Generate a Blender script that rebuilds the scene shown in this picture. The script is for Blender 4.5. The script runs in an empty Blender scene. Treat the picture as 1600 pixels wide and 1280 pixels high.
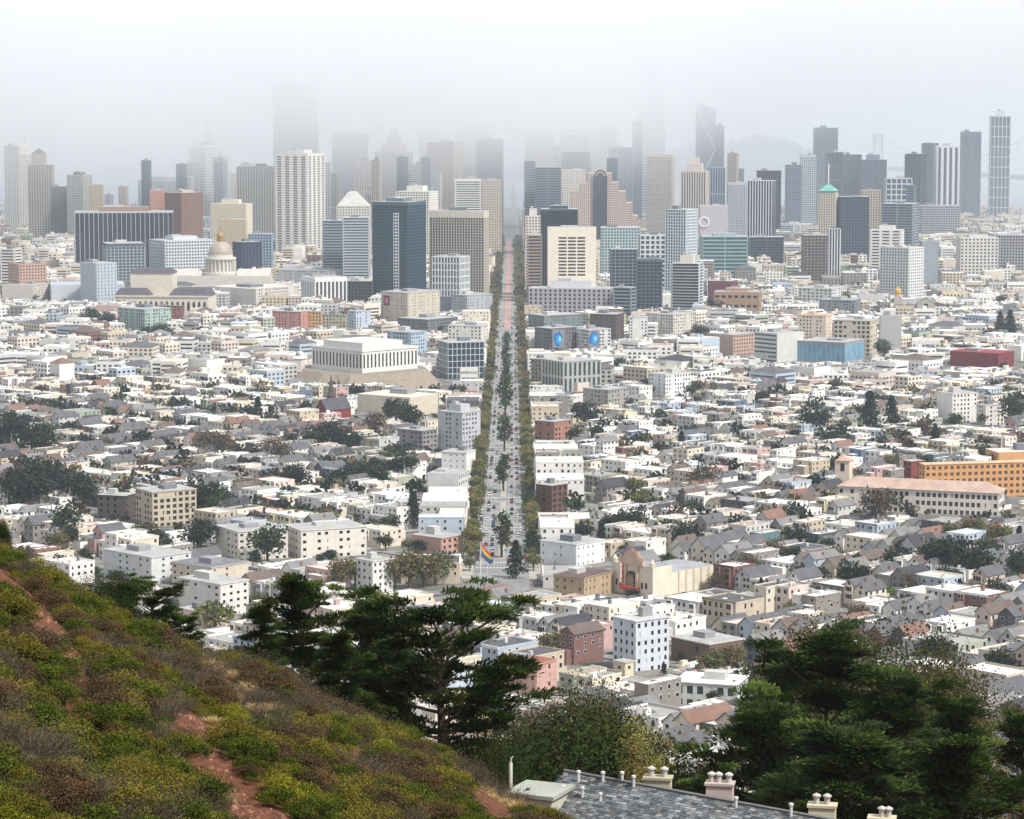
import bpy, math, random
import numpy as np
from mathutils import Vector, Matrix
R = math.radians
rnd = random.Random(7)
scene = bpy.context.scene
COL = scene.collection

# ------------------------------------------------------------------ camera, sky, sun, exposure
F_PX, PITCH, CAMZ = 4612.0, R(6.2), 270.0            # focal length in pixels of a 1600 px wide frame
cam = bpy.data.objects.new('camera', bpy.data.cameras.new('camera'))
COL.objects.link(cam)
cam.location = (0, 0, CAMZ)
cam.rotation_euler = (R(90) - PITCH, 0, 0)
cam.data.sensor_width = 36.0
cam.data.lens = 36.0 * F_PX / 1600.0
cam.data.clip_start = 1.0
cam.data.clip_end = 60000.0
scene.camera = cam

SUN_EL, SUN_AZ = R(52), (0.78, -0.63)                # the sun stands high behind the camera, to the right
sd = bpy.data.lights.new('sun', 'SUN')
sd.energy = 3.7; sd.angle = R(6); sd.color = (1.0, 0.97, 0.925)
sun = bpy.data.objects.new('sun', sd); COL.objects.link(sun)
sv = Vector((SUN_AZ[0] * math.cos(SUN_EL), SUN_AZ[1] * math.cos(SUN_EL), math.sin(SUN_EL)))
sun.rotation_euler = sv.to_track_quat('Z', 'Y').to_euler()
sun.location = (200, -200, 600)

world = bpy.data.worlds.new('World'); scene.world = world
world.use_nodes = True
wn, wl = world.node_tree.nodes, world.node_tree.links
wn.clear()
w_out = wn.new('ShaderNodeOutputWorld'); w_bg = wn.new('ShaderNodeBackground')
sky = wn.new('ShaderNodeTexSky'); sky.sky_type = 'NISHITA'; sky.sun_disc = False
sky.sun_elevation = SUN_EL; sky.sun_rotation = math.atan2(SUN_AZ[0], SUN_AZ[1])
sky.altitude = 270; sky.air_density = 1.0; sky.dust_density = 3.0
w_tc = wn.new('ShaderNodeTexCoord'); w_no = wn.new('ShaderNodeTexNoise')
w_no.inputs['Scale'].default_value = 2.5; w_no.inputs['Detail'].default_value = 5
w_cr = wn.new('ShaderNodeValToRGB')                  # the layer of cloud over the whole sky, thinner and thicker in places
w_cr.color_ramp.elements[0].position = 0.3; w_cr.color_ramp.elements[0].color = (6.2, 6.5, 7.0, 1)
w_cr.color_ramp.elements[1].position = 0.7; w_cr.color_ramp.elements[1].color = (7.8, 7.9, 8.1, 1)
w_mx = wn.new('ShaderNodeMix'); w_mx.data_type = 'RGBA'; w_mx.inputs[0].default_value = 0.8
wl.new(w_tc.outputs['Generated'], w_no.inputs['Vector']); wl.new(w_no.outputs['Fac'], w_cr.inputs['Fac'])
wl.new(sky.outputs[0], w_mx.inputs[6]); wl.new(w_cr.outputs[0], w_mx.inputs[7])
wl.new(w_mx.outputs[2], w_bg.inputs['Color']); wl.new(w_bg.outputs[0], w_out.inputs['Surface'])
w_bg.inputs['Strength'].default_value = 0.092

scene.view_settings.view_transform = 'Standard'
scene.view_settings.look = 'None'
scene.view_settings.exposure = 0.37
scene.view_settings.gamma = 1.0
scene.render.engine = 'CYCLES'
scene.cycles.use_denoising = True
try: scene.cycles.denoiser = 'OPENIMAGEDENOISE'
except Exception: pass
scene.cycles.max_bounces = 12; scene.cycles.diffuse_bounces = 2; scene.cycles.glossy_bounces = 2
scene.cycles.transparent_max_bounces = 12; scene.cycles.volume_bounces = 8
scene.cycles.volume_max_steps = 64
scene.cycles.caustics_reflective = False; scene.cycles.caustics_refractive = False

# ------------------------------------------------------------------ pixels and ground
def ray(px, py):
    a, v = (px - 800) / F_PX, (640 - py) / F_PX
    dy = math.cos(PITCH) + math.sin(PITCH) * v
    return a / dy, (-math.sin(PITCH) + math.cos(PITCH) * v) / dy      # x and z for one metre ahead
def project(x, y, z):
    dz = z - CAMZ
    d = y * math.cos(PITCH) - dz * math.sin(PITCH); v = y * math.sin(PITCH) + dz * math.cos(PITCH)
    return 800 + F_PX * x / d, 640 - F_PX * v / d
RIDGE = [(-900, 560), (-300, 712), (0, 843), (60, 884), (110, 914), (150, 944), (230, 969), (300, 1004), (370, 1026), (440, 1050),
         (520, 1095), (590, 1127), (650, 1150), (700, 1177), (760, 1210), (820, 1240), (860, 1264), (900, 1296),
         (1000, 1338), (1150, 1362), (1300, 1370), (1700, 1372), (2600, 1372)]
RIDGE = [(a - 10, b + 33) for a, b in RIDGE]
RU = np.array([ray(*p)[0] for p in RIDGE]); RS = np.array([ray(*p)[1] for p in RIDGE])
ZY = [-400, 250, 300, 400, 500, 600, 700, 800, 900, 1000, 1150, 1350, 1600, 2000, 2500, 3000, 4000, 5000, 6200, 6450, 6600, 9000]
ZZ = [178, 170, 160, 140, 125, 112, 98, 86, 73, 63, 53, 45, 38.5, 29, 20.5, 15.5, 10, 6.5, 3, 2, -6, -8]
YS, CC = 88.0, 0.0012
def sstep(a, b, t):
    t = np.clip((t - a) / (b - a), 0, 1); return t * t * (3 - 2 * t)
def gz(x, y):
    x = np.asarray(x, float); y = np.asarray(y, float)
    yy = np.maximum(y, 0.0); u = x / np.maximum(y, 22.0)
    s = np.interp(u, RU, RS)
    zh = CAMZ + s * yy - np.where(yy < YS, CC, 0.0006) * (yy - YS) ** 2
    zc = np.interp(y, ZY, ZZ) + 9 * np.exp(-((x + 520) / 260) ** 2 - ((y - 2000) / 500) ** 2)
    w = sstep(200, 520, y)
    z = zh * (1 - w) + zc * w
    return z
def g(x, y): return float(gz(x, y))
def hill_hit(px, py):
    u, e = ray(px, py); s = float(np.interp(u, RU, RS))
    k = max(s - e, 1e-4)                              # k*y = CC*(y-YS)^2, nearer root
    b = 2 * YS + k / CC
    y = (b - math.sqrt(b * b - 4 * YS * YS)) / 2
    return u * y, y
def hit(px, py):                                      # where a pixel meets the town's ground
    u, e = ray(px, py); lo, hi = 560.0, 9000.0
    for _ in range(50):
        m = (lo + hi) / 2
        if CAMZ + e * m > g(u * m, m): lo = m
        else: hi = m
    return u * lo, lo
def at(px, py, Y):
    u, e = ray(px, py); return u * Y, CAMZ + e * Y

# ------------------------------------------------------------------ materials
def L(c):
    c = [v / 255.0 for v in c[:3]]
    return tuple(v / 12.92 if v < 0.04045 else ((v + 0.055) / 1.055) ** 2.4 for v in c)
MATS = {}
def mat(name, rough=0.8, attr=True, color=(200, 200, 200), var=0.25, scale=0.4, spec=0.3, bump=0, transl=0, second=None, scale2=0.05, metal=0):
    if name in MATS: return MATS[name]
    m = bpy.data.materials.new(name); m.use_nodes = True
    n, l = m.node_tree.nodes, m.node_tree.links
    b = n['Principled BSDF']; out = n['Material Output']
    b.inputs['Roughness'].default_value = rough; b.inputs['Specular IOR Level'].default_value = spec; b.inputs['Metallic'].default_value = metal
    geo = n.new('ShaderNodeNewGeometry')
    no = n.new('ShaderNodeTexNoise'); no.inputs['Scale'].default_value = scale; no.inputs['Detail'].default_value = 5
    no.inputs['Roughness'].default_value = 0.65
    l.new(geo.outputs['Position'], no.inputs['Vector'])
    mr = n.new('ShaderNodeMapRange'); mr.inputs[1].default_value = 0.25; mr.inputs[2].default_value = 0.75
    mr.inputs[3].default_value = 1 - var; mr.inputs[4].default_value = 1 + var * 0.6
    l.new(no.outputs['Fac'], mr.inputs[0])
    if attr:
        a = n.new('ShaderNodeAttribute'); a.attribute_name = 'col'; src = a.outputs['Color']
    else:
        a = n.new('ShaderNodeRGB'); a.outputs[0].default_value = (*L(color), 1); src = a.outputs[0]
        if second:
            n2 = n.new('ShaderNodeTexNoise'); n2.inputs['Scale'].default_value = scale2; n2.inputs['Detail'].default_value = 4
            l.new(geo.outputs['Position'], n2.inputs['Vector'])
            r2 = n.new('ShaderNodeMapRange'); r2.inputs[1].default_value = 0.4; r2.inputs[2].default_value = 0.6
            l.new(n2.outputs['Fac'], r2.inputs[0])
            mx = n.new('ShaderNodeMix'); mx.data_type = 'RGBA'; mx.inputs[7].default_value = (*L(second), 1)
            l.new(r2.outputs[0], mx.inputs[0]); l.new(src, mx.inputs[6]); src = mx.outputs[2]
    mul = n.new('ShaderNodeVectorMath'); mul.operation = 'SCALE'
    l.new(src, mul.inputs[0]); l.new(mr.outputs[0], mul.inputs['Scale'])
    l.new(mul.outputs[0], b.inputs['Base Color'])
    if bump:
        bp = n.new('ShaderNodeBump'); bp.inputs['Strength'].default_value = bump; bp.inputs['Distance'].default_value = 0.1
        l.new(no.outputs['Fac'], bp.inputs['Height']); l.new(bp.outputs[0], b.inputs['Normal'])
    if transl:
        t = n.new('ShaderNodeBsdfTranslucent'); ms = n.new('ShaderNodeMixShader'); ms.inputs[0].default_value = transl
        l.new(mul.outputs[0], t.inputs['Color']); l.new(b.outputs[0], ms.inputs[1]); l.new(t.outputs[0], ms.inputs[2])
        l.new(ms.outputs[0], out.inputs['Surface'])
    MATS[name] = m
    return m
PAINT = mat('painted_wall', 0.85, var=0.16, scale=0.25)
ROOFM = mat('roofing', 0.9, var=0.3, scale=0.18, spec=0.2)
GLASS = mat('window_glass', 0.18, var=0.5, scale=0.12, spec=0.25)
METAL = mat('metal', 0.45, var=0.15, scale=1.0, spec=0.5)
LEAF = mat('leaf', 0.7, var=0.4, scale=0.35, spec=0.1, transl=0.22)
NEEDLE = mat('needle', 0.6, var=0.4, scale=0.8, spec=0.25, transl=0.15)
BARK = mat('bark', 0.95, var=0.35, scale=3.0, bump=0.5)
STONE = mat('stone', 0.9, var=0.4, scale=0.6, bump=0.6)
STD = [PAINT, ROOFM, GLASS, METAL, LEAF, BARK, STONE]
P_, R_, G_, M_, L_, B_, S_ = range(7)

# ------------------------------------------------------------------ mesh building
class MB:
    def __init__(s): s.v = []; s.f = []; s.m = []; s.c = []
    def face(s, pts, col, m=0):
        i = len(s.v); s.v.extend(pts); s.f.append(tuple(range(i, i + len(pts)))); s.m.append(m); s.c.append(col)
    def hexa(s, b, t, col, m=0, topcol=None, topm=None, bottom=False):   # b, t: matching rings of points
        i = len(s.v); n = len(b); s.v.extend(b); s.v.extend(t)
        for k in range(n):
            j = (k + 1) % n
            s.f.append((i + k, i + j, i + n + j, i + n + k)); s.m.append(m); s.c.append(col)
        s.f.append(tuple(range(i + n, i + 2 * n))); s.m.append(m if topm is None else topm); s.c.append(topcol or col)
        if bottom: s.f.append(tuple(range(i + n - 1, i - 1, -1))); s.m.append(m); s.c.append(col)
    def build(s, name, parent=None, mats=None, smooth=False):
        me = bpy.data.meshes.new(name)
        me.from_pydata(s.v, [], s.f)
        for q in (mats or STD): me.materials.append(q)
        me.polygons.foreach_set('material_index', s.m)
        a = me.attributes.new('col', 'FLOAT_COLOR', 'FACE')
        a.data.foreach_set('color', np.array([(c[0], c[1], c[2], 1.0) for c in s.c], dtype=np.float32).ravel())
        if smooth: me.polygons.foreach_set('use_smooth', [True] * len(s.f))
        o = bpy.data.objects.new(name, me); COL.objects.link(o)
        if parent: o.parent = parent
        return o
class Fr:                                             # a local frame on the ground: o + ax*a + ay*b
    def __init__(s, x, y, ang, z=0.0):
        s.x, s.y, s.z = x, y, z; s.c, s.s = math.cos(ang), math.sin(ang)
    def p(s, a, b, z): return (s.x + a * s.c - b * s.s, s.y + a * s.s + b * s.c, s.z + z)
    def box(s, mb, a0, a1, b0, b1, z0, z1, col, m=0, topcol=None, topm=None, bottom=False):
        mb.hexa([s.p(a0, b0, z0), s.p(a1, b0, z0), s.p(a1, b1, z0), s.p(a0, b1, z0)],
                [s.p(a0, b0, z1), s.p(a1, b0, z1), s.p(a1, b1, z1), s.p(a0, b1, z1)], col, m, topcol, topm, bottom)
def lathe(mb, cx, cy, prof, col, m=0, n=20, ang=0):
    for (r0, z0), (r1, z1) in zip(prof[:-1], prof[1:]):
        for k in range(n):
            a, b = ang + 2 * math.pi * k / n, ang + 2 * math.pi * (k + 1) / n
            mb.face([(cx + r0 * math.cos(a), cy + r0 * math.sin(a), z0), (cx + r0 * math.cos(b), cy + r0 * math.sin(b), z0),
                     (cx + r1 * math.cos(b), cy + r1 * math.sin(b), z1), (cx + r1 * math.cos(a), cy + r1 * math.sin(a), z1)], col, m)
def tube(mb, pts, rad, col, m=0, n=6):
    prev = None
    for k, p in enumerate(pts):
        p = Vector(p); q = Vector(pts[min(k + 1, len(pts) - 1)]); o = Vector(pts[max(k - 1, 0)])
        d = (q - o).normalized(); a = d.orthogonal().normalized(); b = d.cross(a)
        if prev and a.dot(prev[0]) < 0.3:
            a = (prev[0] - d * prev[0].dot(d)).normalized(); b = d.cross(a)
        r = rad[k] if isinstance(rad, (list, tuple)) else rad
        ring = [tuple(p + a * r * math.cos(6.2832 * j / n) + b * r * math.sin(6.2832 * j / n)) for j in range(n)]
        if prev:
            for j in range(n): mb.face([prev[1][j], prev[1][(j + 1) % n], ring[(j + 1) % n], ring[j]], col, m)
        prev = (a, ring)
def tag(o, label=None, cat=None, group=None, kind=None):
    if label: o['label'] = label
    if cat: o['category'] = cat
    if group: o['group'] = group
    if kind: o['kind'] = kind
    return o
def thing(name, label, cat, loc=(0, 0, 0), group=None):
    o = bpy.data.objects.new(name, None); COL.objects.link(o); o.location = loc; o.empty_display_size = 0.5
    return tag(o, label, cat, group)
def part(name, mb, parent, kind=None, mats=None, smooth=False):
    if not mb.f: return None
    loc = parent.location
    mb.v = [(a - loc[0], b - loc[1], c - loc[2]) for a, b, c in mb.v]
    o = mb.build(name, parent, mats, smooth)
    if kind: o['kind'] = kind
    return o
# ------------------------------------------------------------------ setting: ground, water, streets
def wob(x, y):
    return 0.10 * np.sin(x * 1.9 + 0.7 * y) + 0.09 * np.sin(y * 1.3 - x * 0.9 + 1.0) + 0.14 * np.sin(0.55 * x + 0.4 * y + 2)
def grid_mesh(name, xs, ys, zf, mats, mi=None):
    X, Y = np.meshgrid(xs, ys); Z = zf(X, Y)
    v = np.stack([X, Y, Z], -1).reshape(-1, 3); nx, ny = len(xs), len(ys)
    i = np.arange(nx * ny).reshape(ny, nx)
    f = np.stack([i[:-1, :-1], i[:-1, 1:], i[1:, 1:], i[1:, :-1]], -1).reshape(-1, 4)
    me = bpy.data.meshes.new(name); me.from_pydata(v.tolist(), [], f.tolist())
    for m in mats: me.materials.append(m)
    me.polygons.foreach_set('use_smooth', [True] * len(f))
    o = bpy.data.objects.new(name, me); COL.objects.link(o)
    return o
t = np.linspace(-1, 1, 300)
gx = np.sinh(t * 8.6) / math.sinh(8.6) * 3600 + t * 34 - 6
gy = np.concatenate([np.linspace(-400, 0, 12, endpoint=False), np.linspace(0, 130, 300, endpoint=False),
                     130 * np.exp(np.linspace(0, math.log(9000 / 130.0), 300))])
SOIL = bpy.data.materials.new('ground'); SOIL.use_nodes = True
def ground_nodes():
    n, l = SOIL.node_tree.nodes, SOIL.node_tree.links; b = n['Principled BSDF']; b.inputs['Roughness'].default_value = 0.95
    b.inputs['Specular IOR Level'].default_value = 0.1
    geo = n.new('ShaderNodeNewGeometry'); sp = n.new('ShaderNodeSeparateXYZ'); l.new(geo.outputs['Position'], sp.inputs[0])
    def noise(sc, a, b_, det=6):
        q = n.new('ShaderNodeTexNoise'); q.inputs['Scale'].default_value = sc; q.inputs['Detail'].default_value = det
        q.inputs['Roughness'].default_value = 0.7; l.new(geo.outputs['Position'], q.inputs['Vector'])
        c = n.new('ShaderNodeValToRGB'); c.color_ramp.elements[0].position = 0.35; c.color_ramp.elements[1].position = 0.65
        c.color_ramp.elements[0].color = (*L(a), 1); c.color_ramp.elements[1].color = (*L(b_), 1)
        l.new(q.outputs['Fac'], c.inputs['Fac']); return q, c.outputs[0]
    q1, soil = noise(4.0, (70, 46, 36), (126, 82, 62))
    q2, town = noise(0.06, (92, 92, 90), (138, 134, 126))
    mr = n.new('ShaderNodeMapRange'); mr.inputs[1].default_value = 380; mr.inputs[2].default_value = 640
    l.new(sp.outputs['Y'], mr.inputs[0])
    mx = n.new('ShaderNodeMix'); mx.data_type = 'RGBA'
    l.new(mr.outputs[0], mx.inputs[0]); l.new(soil, mx.inputs[6]); l.new(town, mx.inputs[7]); l.new(mx.outputs[2], b.inputs['Base Color'])
    bp = n.new('ShaderNodeBump'); bp.inputs['Strength'].default_value = 0.7; bp.inputs['Distance'].default_value = 0.08
    l.new(q1.outputs['Fac'], bp.inputs['Height']); l.new(bp.outputs[0], b.inputs['Normal'])
ground_nodes()
ground = grid_mesh('ground', gx, gy, lambda X, Y: gz(X, Y) + np.where(Y < 190, wob(X, Y), 0) - np.where(Y > 560, 0.3, 0), [SOIL])
tag(ground, 'hillside and town ground falling away to the bay', None, None, 'structure')

WATER = mat('bay_water', 0.35, False, (120, 140, 150), var=0.12, scale=0.004, spec=0.5)
wm = MB(); wm.face([(-8000, 6400, 0), (8000, 6400, 0), (8000, 23800, 0), (-8000, 23800, 0)], (1, 1, 1), 0)
tag(wm.build('water', None, [WATER]), 'grey bay water behind the towers', None, None, 'structure')

ASPH = mat('asphalt', 0.9, False, (128, 128, 127), var=0.25, scale=0.08, second=(146, 144, 141), scale2=0.02)
WALK = mat('pavement_concrete', 0.9, False, (168, 163, 154), var=0.2, scale=0.3)
LINE = mat('road_paint', 0.8, False, (225, 225, 218), var=0.15, scale=0.5)
BUSL = mat('red_lane', 0.85, False, (178, 138, 132), var=0.35, scale=0.03)
MXC = -5.0                                            # the avenue's middle line
def strip(name, x0, x1, y0, y1, dz, m, kind='structure', step=25.0):
    n = max(2, int((y1 - y0) / step)); b = MB()
    for k in range(n):
        ya, yb = y0 + (y1 - y0) * k / n, y0 + (y1 - y0) * (k + 1) / n
        za, zb = g(0, ya) + dz, g(0, yb) + dz
        b.face([(x0, ya, za), (x1, ya, za), (x1, yb, zb), (x0, yb, zb)], (1, 1, 1), 0)
    o = b.build(name, None, [m]); o['kind'] = kind; return o
road = strip('road', MXC - 13, MXC + 13, 1266, 6380, 0.10, ASPH)
for sgn, nm in ((-1, 'pavement_left'), (1, 'pavement_right')):
    b = MB(); n = 200
    xa, xb = sorted((MXC + sgn * 13, MXC + sgn * 18.5))
    for k in range(n):
        ya, yb = 1345 + 5020 * k / n, 1345 + 5020 * (k + 1) / n
        za, zb = g(0, ya), g(0, yb)
        b.hexa([(xa, ya, za - .3), (xb, ya, za - .3), (xb, yb, zb - .3), (xa, yb, zb - .3)],
               [(xa, ya, za + .24), (xb, ya, za + .24), (xb, yb, zb + .24), (xa, yb, zb + .24)], (1, 1, 1), 0)
    b.build(nm, None, [WALK])['kind'] = 'structure'
b = MB()                                              # lane lines, stop bars and crossings
for lx in (-9.6, -6.4, 3.2, 6.4, 9.6):
    y = 1345.0
    while y < 4200:
        z0, z1 = g(0, y) + .106, g(0, y + 4) + .106
        b.face([(MXC + lx - .12, y, z0), (MXC + lx + .12, y, z0), (MXC + lx + .12, y + 4, z1), (MXC + lx - .12, y + 4, z1)], (1, 1, 1), 0); y += 12
CROSS = [1392, 1530, 1668, 1812, 1965, 2130, 2300, 2480, 2660, 2850, 3050, 3260, 3500, 3750]
for yc in CROSS:
    for e_ in (-9.5, 9.5):
        for k in range(16):
            x = MXC - 12 + k * 1.6; z = g(0, yc + e_) + .106
            b.face([(x, yc + e_ - 1.6, z), (x + .8, yc + e_ - 1.6, z), (x + .8, yc + e_ + 1.6, z), (x, yc + e_ + 1.6, z)], (1, 1, 1), 0)
b.build('road_markings', None, [LINE])['kind'] = 'structure'
for i, (xa, xb) in enumerate(((-3.1, -0.2), (0.2, 3.1))):
    strip('road_bus_lane', MXC + xa, MXC + xb, 3150, 5200, 0.104, BUSL)
b = MB()                                              # planted islands down the middle
ISL = []
for ya, yb in zip([1400] + CROSS[1:-1], CROSS[1:]):
    if ya > 2700: break
    ISL.append((ya + 14, yb - 14))
    n = 6
    for k in range(n):
        p, q = ya + 14 + (yb - ya - 28) * k / n, ya + 14 + (yb - ya - 28) * (k + 1) / n
        zp, zq = g(0, p), g(0, q)
        b.hexa([(MXC - 1.6, p, zp), (MXC + 1.6, p, zp), (MXC + 1.6, q, zq), (MXC - 1.6, q, zq)],
               [(MXC - 1.6, p, zp + .25), (MXC + 1.6, p, zp + .25), (MXC + 1.6, q, zq + .25), (MXC - 1.6, q, zq + .25)], (1, 1, 1), 0)
b.build('road_islands', None, [WALK])['kind'] = 'structure'

# side streets of the 45 degree grid, draped on the ground
S2 = math.sqrt(0.5)
def ne(n, e): return (-S2 * n + S2 * e, S2 * n + S2 * e)          # north and east to x and y
def to_ne(x, y): return (-S2 * x + S2 * y, S2 * x + S2 * y)
EP, NP, SW = 86.0, 176.0, 13.0
def inframe(x, y, m=0.195): return y > 660 and abs(x) < m * y
NSTREET = 0
def side_street(fixed, vary0, vary1, north_south):
    global NSTREET
    b = MB(); h = SW / 2 - 2.0; v = vary0
    while v < vary1:
        w = v + 14
        mid = ne(v, fixed) if north_south else ne(fixed, v)
        if inframe(mid[0], mid[1], 0.2) and mid[1] < 2600 and abs(mid[0] - MXC) > 25:
            q = [(v, fixed - h), (v, fixed + h), (w, fixed + h), (w, fixed - h)] if north_south else [(fixed - h, v), (fixed + h, v), (fixed + h, w), (fixed - h, w)]
            pts = [ne(*k) for k in q]
            b.face([(x, y, g(x, y) + (0.10 if north_south else 0.115)) for x, y in pts], (1, 1, 1), 0)
        v = w
    if b.f:
        b.build('road', None, [ASPH])['kind'] = 'structure'; NSTREET += 1
E0, N0 = 30.0, 60.0
for k in range(-2, 52): side_street(E0 + k * EP, -200, 3000, True)
for k in range(-2, 30): side_street(N0 + k * NP, -200, 3600, False)

# ------------------------------------------------------------------ far shore and island
HILLM = mat('hill_scrub', 0.95, False, (70, 82, 66), var=0.4, scale=0.02, second=(98, 96, 80), scale2=0.006)
def ridge_hill(name, label, pxs, Y, depth, seed):
    r = random.Random(seed); xs = np.linspace(pxs[0][0], pxs[-1][0], 70)
    tops = np.interp(xs, [p[0] for p in pxs], [p[1] for p in pxs])
    b = MB(); rows = 9; P = []
    for j in range(rows):
        f = j / (rows - 1.0); hgt = math.sin(math.pi * f) ** 0.8
        row = []
        for px, py in zip(xs, tops):
            X, Z = at(px, py, Y); Z = max(Z, 0.0)
            row.append((X, Y + depth * (f - 0.5), -3 + (Z + 3) * hgt * (1 + (r.random() - .5) * 0.12)))
        P.append(row)
    for j in range(rows - 1):
        for k in range(len(xs) - 1):
            b.face([P[j][k], P[j][k + 1], P[j + 1][k + 1], P[j + 1][k]], (1, 1, 1), 0)
    tag(b.build(name, None, [HILLM], True), label, None, None, 'structure')
ridge_hill('hill_island', 'wooded island behind the bridge', [(1010, 262), (1040, 234), (1075, 226), (1110, 222), (1150, 220), (1185, 212), (1205, 217), (1235, 220), (1262, 232), (1300, 246), (1340, 262)], 8800, 900, 3)
ridge_hill('hill_shore', 'low far shore across the bay', [(-60, 264), (60, 262), (150, 258), (260, 262), (330, 257), (440, 259), (520, 264), (640, 264), (760, 258), (800, 262), (830, 266)], 10400, 800, 4)
ridge_hill('hill_headland', 'small headland behind the ferry tower', [(770, 275), (790, 264), (805, 256), (822, 250), (850, 262), (900, 275)], 9000, 500, 5)
# ------------------------------------------------------------------ large buildings
FRONT = []                                            # what must stay in view: (px0, px1, lowest visible py, distance)
KEEP = []                                             # footprints that the rows of houses must leave free: (x, y, radius)
def lin(c): return L(c)
def facade(mb, fr, W, D, z0, z1, bw, fh, pr, br, col, t=0.45, sides='frlb', mm=P_):
    for s in sides:
        ln = W if s in 'fb' else D
        nx = max(1, round(ln / bw)); ny = max(1, round((z1 - z0) / fh))
        def bx(u0, u1, q0, q1, pd):
            if s == 'f': fr.box(mb, u0, u1, -pd, 0.0, q0, q1, col, mm, bottom=True)
            elif s == 'b': fr.box(mb, u0, u1, D, D + pd, q0, q1, col, mm, bottom=True)
            elif s == 'r': fr.box(mb, W, W + pd, u0, u1, q0, q1, col, mm, bottom=True)
            else: fr.box(mb, -pd, 0.0, u0, u1, q0, q1, col, mm, bottom=True)
        if pr > 0:
            pw = ln / nx * pr
            for k in range(nx + 1):
                c = ln * k / nx
                bx(max(c - pw / 2, -0.0 if k else 0), min(c + pw / 2, ln), z0, z1, t)
        if br > 0:
            bh = (z1 - z0) / ny * br
            for k in range(ny + 1):
                c = z0 + (z1 - z0) * k / ny
                bx(0, ln, max(c - bh / 2, z0), min(c + bh / 2, z1), t * 0.8)
def plan(x0, xs, x1, yt, Y, th, D=None):
    th = R(th); Xl, Zt = at(x0, yt, Y); Xs, _ = at(xs, yt, Y); Xr, _ = at(x1, yt, Y)
    W = max(4.0, (Xs - Xl) / math.cos(th))
    if D is None: D = max(4.0, (Xr - Xs) / math.sin(th)) if (x1 > xs and th > 0.01) else min(max(W * 0.7, 14), 45)
    c, s = math.cos(th), math.sin(th)
    return Fr(Xs - W * c, Y + W * s, -th), W, D, Zt
def keep(fr, W, D):
    nx, ny = max(1, int(W / 22)), max(1, int(D / 22))
    for i in range(nx + 1):
        for j in range(ny + 1):
            p = fr.p(W * i / nx, D * j / ny, 0); KEEP.append((p[0], p[1], 10.0))
def tower(label, x0, xs, x1, yt, Y, th, wall, glass, bw=4.0, fh=3.9, pr=.4, br=.4, name='office_tower', cat='tower', pent=0.0, pcol=None,
          cap=0.0, capcol=None, roof=(170, 170, 168), D=None, sides='frlb', blank=None, base=0.0, basecol=None, group=None, t=.8, dz=0.0, kp=True, fill=0.0):
    fr, W, D, Zt = plan(x0, xs, x1, yt, Y, th, D)
    cx, cy, _ = fr.p(W / 2, D / 2, 0); zb = min(g(cx, cy), g(*fr.p(W, 0, 0)[:2])) - 1.0 + dz
    if kp: keep(fr, W, D)
    o = thing(name, label, cat, (cx, cy, zb), group)
    wc, gc = lin(wall), lin(glass)
    Zc = Zt - cap
    core = MB(); fr.box(core, 0.05, W - .05, 0.05, D - .05, zb, Zc, gc, G_, lin(roof), R_); part('glass_core', core, o)
    w = MB()
    facade(w, fr, W, D, zb + base, Zc, bw, fh, pr, br, wc, t, ''.join(s for s in sides if s not in (blank or '')))
    if fill:                                              # some bays walled up, so that the openings are not all alike
        rq = random.Random(int(x0 * 7 + yt))
        for s in 'fr':
            ln = W if s == 'f' else D; nx = max(1, round(ln / bw)); ny = max(1, round((Zc - zb - base) / fh)); hz_ = (Zc - zb - base) / ny
            for i in range(nx):
                skip = rq.random() < .18
                for j in range(ny):
                    if skip or rq.random() < fill:
                        u0, u1, q0, q1 = ln * i / nx, ln * (i + (1 if skip or rq.random() < .5 else .62)) / nx, zb + base + hz_ * j, zb + base + hz_ * (j + 1)
                        if s == 'f': fr.box(w, u0, u1, -t * .6, 0, q0, q1, wc, P_, bottom=True)
                        else: fr.box(w, W, W + t * .6, u0, u1, q0, q1, wc, P_, bottom=True)
    part('window_grid', w, o, 'stuff')
    b = MB()
    for s in (blank or ''):
        if s == 'f': fr.box(b, 0, W, -.5, .02, zb, Zc, wc)
        if s == 'r': fr.box(b, W - .02, W + .5, 0, D, zb, Zc, wc)
        if s == 'l': fr.box(b, -.5, .02, 0, D, zb, Zc, wc)
        if s == 'b': fr.box(b, 0, W, D - .02, D + .5, zb, Zc, wc)
    part('blank_wall', b, o)
    r = MB(); pc = lin(capcol or wall)
    fr.box(r, -.5, W + .5, -.5, D + .5, Zc, Zt + (0.4 if not cap else 0), pc, P_, lin(roof), R_, bottom=True)
    part('parapet', r, o)
    if base:
        q = MB(); fr.box(q, -.8, W + .8, -.8, D + .8, zb, zb + base, lin(basecol or wall)); part('base', q, o)
    if not pent and th < 80 and W > 9:                    # lift housings and plant on the roof
        rq = random.Random(int(x0 * 3 + yt)); q = MB()
        a0, b0 = W * rq.uniform(.12, .5), D * rq.uniform(.15, .5); fr.box(q, a0, a0 + W * rq.uniform(.2, .38), b0, b0 + D * .3, Zt, Zt + rq.uniform(2, 4.5), lin(rq.choice([(150, 150, 152), (190, 188, 184), (120, 122, 128)])), P_)
        part('plant_room', q, o)
    if pent:
        q = MB(); fr.box(q, W * .25, W * .75, D * .25, D * .75, Zt, Zt + pent, lin(pcol or wall), P_, lin(roof), R_)
        fr.box(q, W * .34, W * .5, D * .3, D * .5, Zt + pent, Zt + pent * 1.35, lin((180, 180, 180)), M_)
        part('penthouse', q, o)
    return o, fr, W, D, zb, Zt
GB = (62, 78, 92); GD = (44, 52, 60); GT = (34, 66, 78); GK = (38, 40, 46)
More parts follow.
